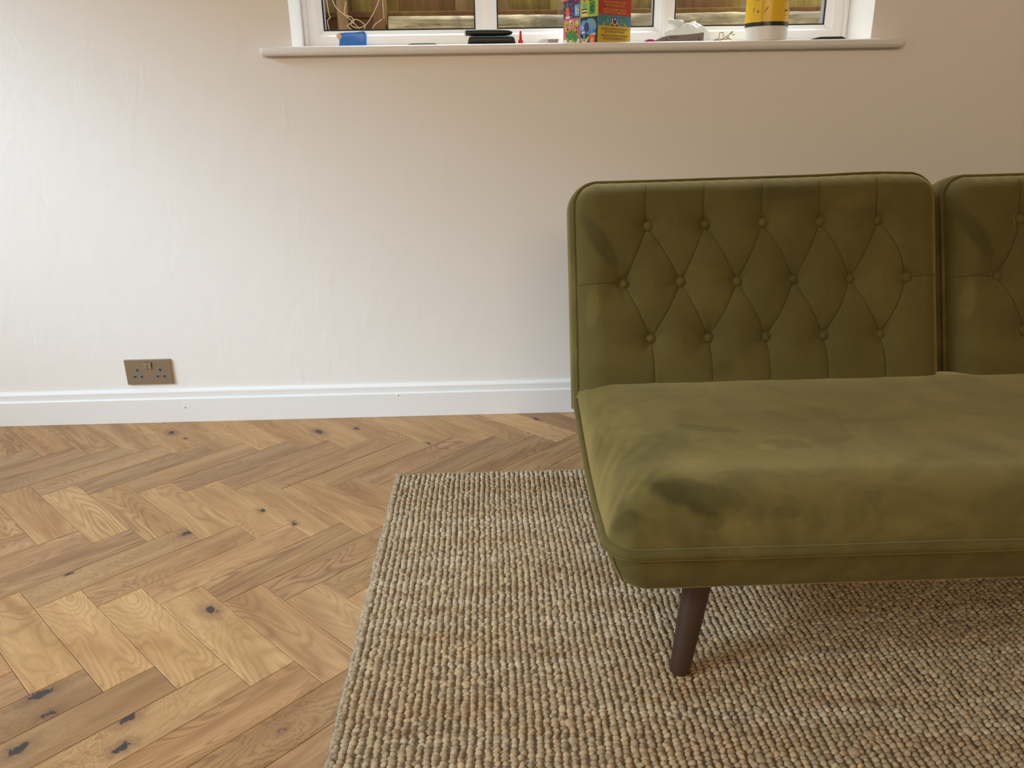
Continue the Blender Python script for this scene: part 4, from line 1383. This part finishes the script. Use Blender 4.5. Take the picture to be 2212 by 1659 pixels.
# left face : four pictures
hc = BS / 2; zc = 0.0695
items = [(1, rc(0, 0, hc - .0005, zc), C_PINK), (1, rc(hc + .0005, 0, BS, zc), C_DARK), (1, rc(0, zc + .0005, hc - .0005, 2 * zc), C_PURPLE), (1, rc(hc + .0005, zc + .0005, BS, 2 * zc), C_LIME),
         (1, rc(0, 2 * zc + .0005, hc - .0005, 3 * zc), C_SKY), (1, rc(hc + .0005, 2 * zc + .0005, BS, 3 * zc), C_ORANGE)]
dragon = [(2, ell(.034, .022, .024, .020), C_OLIVE), (2, [(.012, .015), (.006, .048), (.012, .060), (.018, .058), (.014, .046), (.020, .022)], C_LIME), (2, ell(.012, .058, .008, .007), C_LIME),
          (2, [(.050, .018), (.058, .050), (.052, .052), (.044, .028)], C_LIME), (2, ell(.056, .057, .009, .0085), C_LIME), (3, ell(.057, .058, .003, .003, 12), C_WHITE),
          (3, ell(.028, .024, .011, .011, 16, .4), C_GREEN), (3, ell(.048, .020, .008, .014, 16, .7), C_GREEN), (3, [(.026, .008), (.036, .008), (.031, .017)], C_WHITE),
          (2, ell(.008, .010, .006, .006, 12), C_WHITE), (2, ell(.060, .010, .006, .006, 12), C_WHITE), (2, rc(.024, .045, .042, .066), C_CREAM)] + \
         [(3, ell(x_, y_, .0028, .0034, 10), C_BROWN) for x_, y_ in ((.012, .034), (.016, .042), (.033, .037), (.026, .034), (.041, .034), (.054, .044), (.055, .034), (.014, .026))]
eo = hc
eleph = [(2, ell(eo + .040, .044, .024, .021), C_SKY), (2, ell(eo + .015, .042, .014, .020), C_SKY), (3, ell(eo + .026, .042, .010, .014), C_PURPLE),
         (2, [(eo + .013, .034), (eo + .022, .034), (eo + .019, .014), (eo + .013, .012)], C_SKY), (2, rc(eo + .036, .026, eo + .046, .036), C_SKY), (2, rc(eo + .050, .026, eo + .060, .036), C_SKY),
         (3, [(eo + .004, .030), (eo + .018, .033), (eo + .022, .030), (eo + .008, .026)], C_WHITE), (2, rc(eo + .036, .022, eo + .062, .0262), C_WHITE), (3, ell(eo + .010, .042, .0025, .003, 10), C_WHITE),
         (3, rc(eo + .037, -.000, eo + .060, .0225), C_ORANGE), (3, ell(eo + .018, .007, .012, .006), C_WHITE), (4, ell(eo + .018, .009, .005, .003, 12), C_ORANGE), (3, ell(eo + .030, .012, .005, .008, 12, -.5), C_LIME), (3, ell(eo + .006, .010, .004, .008, 12, .4), C_LIME)] + \
        [(3, ell(eo + x_, y_, .0038, .0036, 12), C_OLIVE) for x_, y_ in ((.042, .056), (.050, .059), (.046, .050), (.054, .052), (.047, .043))]
pb = [(2, rc(.046, zc + .006, .066, zc + .036), C_SKY), (2, [(.010, zc + .006), (.026, zc + .008), (.022, zc + .030), (.010, zc + .030)], C_ORANGE), (2, rc(.008, zc + .002, .027, zc + .0075), C_WHITE), (2, rc(.012, zc + .030, .020, zc + .050), C_GREEN),
      (2, [(.008, zc + .050), (.036, zc + .058), (.034, zc + .069), (.010, zc + .069)], C_SKY), (2, [(.044, zc + .044), (.060, zc + .046), (.056, zc + .058), (.046, zc + .056)], C_RED)] + \
     [(2, ell(x_, zc + y_, .0013, .0014, 8), C_WHITE) for x_, y_ in ((.004, .020), (.030, .015), (.036, .028), (.030, .038), (.040, .012), (.003, .036), (.005, .060), (.040, .050), (.042, .062), (.033, .006), (.064, .042), (.062, .060))]
pc = [(2, rc(eo + .036, zc + .006, eo + .058, zc + .038), C_GREEN), (2, rc(eo + .006, zc + .003, eo + .028, zc + .010), C_CREAM), (2, rc(eo + .006, zc + .0135, eo + .028, zc + .0185), C_CREAM), (3, rc(eo + .006, zc + .010, eo + .028, zc + .0135), C_DARK), (3, rc(eo + .006, zc + .0185, eo + .028, zc + .0215), C_DARK),
      (2, ell(eo + .017, zc + .029, .007, .006, 14), C_TEAL), (2, [(eo + .006, zc + .055), (eo + .028, zc + .055), (eo + .017, zc + .036)], C_PINK), (2, [(eo + .034, zc + .040), (eo + .052, zc + .040), (eo + .064, zc + .069), (eo + .036, zc + .069)], C_DARK),
      (2, rc(eo + .004, zc + .053, eo + .030, zc + .069), C_DARK), (3, ell(eo + .012, zc + .061, .0035, .005, 12), C_WHITE), (3, [(eo + .043, zc + .045), (eo + .050, zc + .062), (eo + .046, zc + .063)], C_CREAM)]
shapes(fL, 'printed_panel', items + dragon + eleph + pb + pc, BOX)
for jb in [('d', .026, .033, .0545, 0, 1.0), ('e', .026, eo + .0485, .0105, 1, 1.0), ('b', .028, .056, zc + .021, 2, 1.0), ('c', .030, eo + .047, zc + .023, 3, 1.0)]: lettering('lettering', [jb], fL.pt, [C_BROWN, C_CREAM, C_CREAM, C_DARK], BOX, 0.0007)
M_CORD = plain('red_cord', (0.62, 0.035, 0.05), 0.5)
cp = []
for i in range(25):
    t = i / 24
    p = fL.pt(-.006 + .076 * t, zc + .048 + .016 * t - .004 * math.sin(math.pi * t), 0.0030)
    cp.append(p)
tube('carry_cord', cp, 0.0022, M_CORD, BOX, 10)

# --- white tub with yellow label
TUBX, TUBY = 0.823, 2.470
TUB = empty('adhesive_tub', (TUBX, TUBY, ZS), 'white plastic tub with yellow and black label at right end of sill', 'tub')
M_TUB = plain('milky_white_plastic', (0.78, 0.76, 0.72), 0.35, var=0.02, sss=0.0)
TR = 0.0605
prof_t = [(0.0001, 0.0), (TR - .004, 0.0), (TR - .001, .003)]
for i in range(8):
    z_ = .006 + i * .0045
    prof_t += [(TR, z_), (TR - .0006, z_ + .0022)]
prof_t += [(TR, 0.046), (TR, 0.235), (TR - .004, .24), (0.0001, .24)]
lathe('tub_body', [(r_, z_ + ZS) for r_, z_ in prof_t], M_TUB, TUB, 64, (TUBX, TUBY, 0))
M_LABY = plain('label_yellow', (0.80, 0.50, 0.012), 0.28, var=0.02); M_LABK = plain('label_black', (0.012, 0.012, 0.014), 0.25)
M_FLAP = plain('label_wrinkled_clear_edge', (0.72, 0.66, 0.52), 0.25, var=0.1)
def cylp(ang, z_, k=0.0): return Vector((TUBX + (TR + k) * math.sin(ang), TUBY - (TR + k) * math.cos(ang), ZS + z_))
def band(name, a0, a1, z0, z1, k, mat, n_=60):
    V, F = [], []
    for i in range(n_ + 1):
        a = a0 + (a1 - a0) * i / n_
        V += [tuple(cylp(a, z0, k)), tuple(cylp(a, z1, k))]
    F = [[2 * i, 2 * i + 2, 2 * i + 3, 2 * i + 1] for i in range(n_)]
    return mesh_np(name, np.array(V), F, mat, TUB, True)
# pixel heights: black band between z 1.160 and 1.171
band('label', -2.9, 1.15, 0.0505, 0.225, 0.0004, M_LABY)
band('label_stripe', -2.9, 1.15, 0.0395, 0.0505, 0.0004, M_LABK)
band('label_flap', 1.15, 1.9, 0.0395, 0.225, 0.0008, M_FLAP)
def cyl_place(a, b, k): return cylp(a / TR, b, k)
for jb in [('!', .014, -.060, .082, 0, 1.0), ('A5', .0085, -.048, .108, 1, 1.0), ('b', .011, -.045, .078, 0, 1.0), ('1 2 3', .006, .036, .104, 1, 1.0)]: lettering('label_print', [jb], cyl_place, [M_LABK, C_RED], TUB, 0.0009)
ICM = M_LABK
def cyl_poly(pts, k=0.0008):
    mesh_np('label_icon', np.array([tuple(cyl_place(a, b, k)) for a, b in pts]), [list(range(len(pts)))], ICM, TUB)
cyl_poly([(-.028, .076), (-.019, .088), (-.017, .087), (-.026, .075)]); cyl_poly([(.033, .079), (.036, .082), (.049, .081), (.049, .078), (.040, .0785), (.036, .075)])
cyl_poly([(-.052, .0935), (-.014, .0945), (-.014, .0950), (-.052, .0940)]); cyl_poly([(-.0335, .052), (-.0330, .052), (-.0330, .115), (-.0335, .115)]); cyl_poly([(.034, .066), (.046, .0665), (.046, .0673), (.034, .0668)])
ICM = C_RED
for k_ in range(5): cyl_poly([(.055, .084 + k_ * .010), (.059, .084 + k_ * .010), (.059, .091 + k_ * .010), (.055, .091 + k_ * .010)])

# --- blue packet with a tan tab
M_BLUE = plain('blue_plastic_wrap', (0.015, 0.17, 0.58), 0.33, var=0.15, scale=80, bump=0.3); M_TAN = plain('tan_foam', (0.72, 0.50, 0.30), 0.8)
PK = empty('blue_packet', (-0.372, 2.47, ZS), 'small crumpled blue packet with tan end at left end of sill', 'packet')
bm = bmesh.new(); add_box(bm, (-0.416, 2.446, ZS + 0.0005), (-0.340, 2.482, ZS + 0.040), 0.006, 3)
bmesh.ops.subdivide_edges(bm, edges=bm.edges, cuts=2, use_grid_fill=True)
for v_ in bm.verts:
    q_ = noise.noise(v_.co * 60) * 0.0035
    v_.co.z = max(ZS + 0.0004, v_.co.z + q_ + (v_.co.x + 0.378) * 0.03); v_.co.x += noise.noise(v_.co * 45 + Vector((3, 3, 3))) * 0.003; v_.co.y += noise.noise(v_.co * 50) * 0.003
bm_obj('wrapper', bm, M_BLUE, PK, True)
lathe('foam_end', [(0.0001, 0), (.0065, 0), (.0080, .002), (.0080, .034), (.006, .036), (0.0001, .036)], M_TAN, PK, 24, (-0.4140, 2.4445, ZS + .0295), (0, 1, 0.0))
# --- thin dark strip lying on the sill
M_BLK = plain('black_soft_plastic', (0.012, 0.014, 0.014), 0.42, var=0.1); M_GRN = plain('dark_green_black', (0.020, 0.028, 0.020), 0.6, var=0.2, bump=0.4)
def slab(name, x0, x1, y0, y1, z0, hh, mat, label, cat, ends=(0.35, 0.35), wob=0.0006, seed=1.0, group=None):
    n_ = 26; V, F = [], []
    for i in range(n_ + 1):
        t = i / n_; x_ = x0 + (x1 - x0) * t
        e = min(1, (t / ends[0]) ** 0.5 if t < ends[0] else 1, ((1 - t) / ends[1]) ** 0.5 if 1 - t < ends[1] else 1); e = max(e, 0.12)
        for k in range(12):
            a = 2 * math.pi * k / 12; cy_, sz_ = math.cos(a), math.sin(a)
            sq = (abs(cy_) ** 3 + abs(sz_) ** 3) ** (-1 / 3)
            V.append((x_, (y0 + y1) / 2 + cy_ * sq * (y1 - y0) / 2 * (0.6 + 0.4 * e), z0 + hh / 2 * e + sz_ * sq * hh / 2 * e + wob * abs(noise.noise(Vector((x_ * 80, a, seed)))) * (sz_ > 0)))
    for i in range(n_):
        for k in range(12): F.append([i * 12 + k, i * 12 + (k + 1) % 12, (i + 1) * 12 + (k + 1) % 12, (i + 1) * 12 + k])
    F.append(list(range(12))[::-1]); F.append([n_ * 12 + k for k in range(12)])
    o_ = mesh_np(name, np.array(V), F, mat, None, True)
    return tag(o_, label, cat, group)
slab('rubber_strip', -0.231, -0.130, 2.445, 2.475, ZS, 0.0088, M_GRN, 'thin rough dark strip lying on the sill beside the blue packet', 'strip', (0.22, 0.15))
slab('black_pencil', 0.936, 1.044, 2.418, 2.436, ZS, 0.0098, M_BLK, 'slim black tapered stick lying at right of the white tub', 'stick', (0.30, 0.12), 0.0002, 3.0)
# --- two black cases
CS = slab('lower_case', -0.048, 0.0895, 2.402, 2.445, ZS, 0.0235, M_BLK, 'lower flat black case with rounded ends on the sill under another', 'case', (0.05, 0.05), 0.0001, 4.0)
CS.name = 'flat_case'
UC = empty('round_case', (0.01, 2.424, ZS + 0.0237), 'upper black tube-shaped case with white open end resting on the flat case', 'case')
pr = [(0.0001, 0.0), (.0060, 0.0), (.0078, .0010), (.0080, .004), (.0082, .100), (.0078, .115), (.0062, .126), (.0035, .1325), (0.0001, .1340)]
lathe('case_body', pr, M_BLK, UC, 28, (-0.053, 2.424, ZS + 0.0237 + .0083), (1, 0, -0.006))
lathe('end_ring', [(0.0001, 0), (.0062, 0), (.0086, .0006), (.0086, .0040), (.0062, .0046), (0.0001, .0046)], flat((0.7, 0.7, 0.68), 'white_rim'), UC, 28, (-0.0565, 2.424, ZS + 0.0237 + .0083), (1, 0, 0))
# --- red nozzle
M_REDN = plain('bright_red_plastic', (0.72, 0.012, 0.010), 0.3, var=0.05)
NZ = empty('glue_nozzle', (0.1035, 2.425, ZS), 'small bright red pointed nozzle cap standing upright on the sill', 'nozzle')
lathe('cap', [(0.0001, 0), (.0066, 0), (.0066, .0100), (.0060, .0118), (.0044, .0128), (.0040, .018), (.0028, .0335), (.0022, .0350), (0.0001, .0356)], M_REDN, NZ, 24, (0.1035, 2.425, ZS))
for k in range(8):
    a = 2 * math.pi * k / 8
    box('rib', (0.1035 + .0064 * math.cos(a) - .0006, 2.425 + .0064 * math.sin(a) - .0006, ZS), (0.1035 + .0064 * math.cos(a) + .0006, 2.425 + .0064 * math.sin(a) + .0006, ZS + .0105), M_REDN, NZ)
# --- white plastic tray
M_WP = plain('white_plastic', (0.78, 0.78, 0.78), 0.35, var=0.02)
TRY = empty('plastic_tray', (0.180, 2.435, ZS), 'small white plastic scoop lying between the red nozzle and toy box', 'scoop')
bm = bmesh.new()
prf = [(0.146, 0.0), (0.150, 0.003), (0.158, 0.0105), (0.164, 0.0130), (0.214, 0.0130), (0.209, 0.0015), (0.205, 0.0)]
a = [bm.verts.new((x_, 2.420, ZS + z_)) for x_, z_ in prf]; b = [bm.verts.new((x_, 2.452, ZS + z_)) for x_, z_ in prf]
for i in range(len(prf)):
    j = (i + 1) % len(prf); bm.faces.new([a[i], a[j], b[j], b[i]])
bm.faces.new(a[::-1]); bm.faces.new(b)
bmesh.ops.bevel(bm, geom=list(bm.edges), offset=0.0008, segments=2, affect='EDGES')
bm_obj('scoop_body', bm, M_WP, TRY)
bm = bmesh.new()
a = [bm.verts.new((x_, 2.4192, ZS + z_)) for x_, z_ in ((0.1795, .0122), (0.2115, .0122), (0.2085, .0022), (0.1830, .0030))]
b = [bm.verts.new((v_.co.x, 2.4201, v_.co.z)) for v_ in a]
for i in range(4): bm.faces.new([a[i], a[(i + 1) % 4], b[(i + 1) % 4], b[i]])
bm.faces.new(a[::-1]); bm.faces.new(b)
bm_obj('grey_face', bm, plain('grey_plastic_face', (0.36, 0.34, 0.33), 0.4), TRY)
# --- grey plastic clip piece with magenta end
M_GP = plain('dusty_grey_plastic', (0.25, 0.215, 0.195), 0.6, var=0.18, scale=220)
GC = empty('grey_clip', (0.56, 2.412, ZS), 'dusty grey plastic wedge with slots lying in front of white bag', 'plastic part')
bm = bmesh.new()
prf = [(0.482, 0.0), (0.486, 0.0045), (0.505, 0.0125), (0.525, 0.0165), (0.570, 0.0180), (0.600, 0.0205), (0.6215, 0.0235), (0.6235, 0.0215), (0.6230, 0.0)]
a = [bm.verts.new((x_, 2.400, ZS + z_)) for x_, z_ in prf]; b = [bm.verts.new((x_, 2.420, ZS + z_ * 0.98)) for x_, z_ in prf]
for i in range(len(prf)):
    j = (i + 1) % len(prf); bm.faces.new([a[i], a[j], b[j], b[i]])
bm.faces.new(a[::-1]); bm.faces.new(b)
bm_obj('clip_body', bm, M_GP, GC)
for nm, lo, hi in (('slot', (0.529, 2.3993, ZS + .0092), (0.5465, 2.4002, ZS + .0128)), ('notch', (0.5155, 2.3993, ZS + .001), (0.5170, 2.4002, ZS + .0095)), ('notch', (0.6090, 2.3993, ZS + .001), (0.6105, 2.4002, ZS + .0105))):
    box(nm, lo, hi, M_HOLE, GC)
box('slot_tongue', (0.5310, 2.3988, ZS + .0100), (0.5450, 2.3994, ZS + .0120), M_GP, GC)
M_MAG = plain('magenta_plastic', (0.45, 0.012, 0.22), 0.3, var=0.08)
slab('magenta_cap', 0.4545, 0.487, 2.398, 2.412, ZS, 0.0078, M_MAG, 'small magenta cap touching the grey wedge on the sill', 'cap', (0.3, 0.3), 0.0002, 6.0)
# --- crumpled white bag
NB, MB_ = 90, 36
V, F = [], []
for j in range(MB_ + 1):
    ph = j / MB_ * math.pi / 2
    for i in range(NB):
        a = 2 * math.pi * i / NB
        r_ = math.cos(ph) ** 0.55
        dx, dy, dz = math.cos(a) * r_, math.sin(a) * r_, math.sin(ph) ** 0.8
        p = Vector((dx, dy, dz))
        rd = noise.ridged_multi_fractal(p * 1.4 + Vector((3.2, 1.1, 5.0)), 1.0, 2.1, 4, 1.0, 2.0)
        n_ = noise.noise(p * 2.2 + Vector((9, 2, 1))) 
        hgt = 0.063 * (0.80 + 0.30 * n_ + 0.12 * (rd - 1)) * (1.0 - 0.20 * max(0, dx) ** 1.2 + 0.0 * dx)
        sx_ = 0.066 * (1 + 0.16 * n_ + 0.10 * (rd - 1))
        V.append((0.594 + dx * sx_ - 0.006 * dz, 2.462 + dy * 0.034 * (1 + 0.2 * n_), ZS + 0.0004 + dz * hgt))
for j in range(MB_):
    for i in range(NB):
        F.append([j * NB + i, j * NB + (i + 1) % NB, (j + 1) * NB + (i + 1) % NB, (j + 1) * NB + i])
M_BAG = bag_mat()
BAG = empty('plastic_bag', (0.594, 2.462, ZS), 'crumpled translucent white plastic bag on the sill', 'bag')
mesh_np('bag_body', np.array(V), F, M_BAG, BAG, True)
# twisted ear of the bag, upper left
V, F = tube_vf([(0.570, 2.455, ZS + .050), (0.556, 2.450, ZS + .053), (0.541, 2.446, ZS + .056), (0.532, 2.444, ZS + .058), (0.526, 2.443, ZS + .057)], [0.011, 0.0085, 0.006, 0.0058, 0.0015], 14)
V = np.array([tuple(p) for p in V]); V += 0.0016 * np.sin(V[:, [2, 0, 1]] * 700)
mesh_np('bag_handle', V, F, M_BAG, BAG, True)
# --- dried sprig
M_TWIG = plain('dry_twig', (0.42, 0.30, 0.18), 0.8, var=0.2, scale=200); M_LEAF = plain('pale_leaf', (0.42, 0.52, 0.25), 0.6, var=0.2)
SPR = empty('dried_sprig', (0.69, 2.42, ZS), 'tangle of dried twigs with a pale leaf between bag and tub', 'sprig')
for cp in ([(0.655, 0.001), (0.668, .006), (0.676, .004), (0.690, .011), (0.704, .004)], [(0.668, .002), (0.672, .016), (0.669, .020), (0.680, .023), (0.684, .015), (0.678, .010)], [(0.676, .003), (0.688, .009), (0.700, .018), (0.708, .022)], [(0.659, .004), (0.675, .002), (0.695, .006), (0.709, .001)], [(0.690, .002), (0.699, .010), (0.694, .015)]):
    pts = []
    for i in range(len(cp) - 1):
        for s in range(6):
            t = s / 6; pts.append((cp[i][0] + (cp[i + 1][0] - cp[i][0]) * t, 2.41 + 0.004 * math.sin(i * 2 + t * 3), ZS + .0012 + cp[i][1] + (cp[i + 1][1] - cp[i][1]) * t + .0006 * math.sin(t * 6)))
    tube('twig', pts, 0.0011, M_TWIG, SPR, 6)
for (x_, z_, rt) in ((0.7035, .0205, .25), (0.711, .0170, .1), (0.7060, .0240, .5), (0.663, .0035, .1), (0.697, .0075, -.2)):
    V = [(x_ - .006 * math.cos(rt), 2.411, ZS + z_ - .006 * math.sin(rt)), (x_ - .001, 2.409, ZS + z_ + .0022), (x_ + .006 * math.cos(rt), 2.411, ZS + z_ + .006 * math.sin(rt)), (x_ + .001, 2.413, ZS + z_ - .0022), (x_, 2.409, ZS + z_ - .0004)]
    mesh_np('leaf', np.array(V), [[0, 4, 1], [1, 4, 2], [2, 4, 3], [3, 4, 0]], M_LEAF if z_ > .015 else M_TWIG, SPR, True)
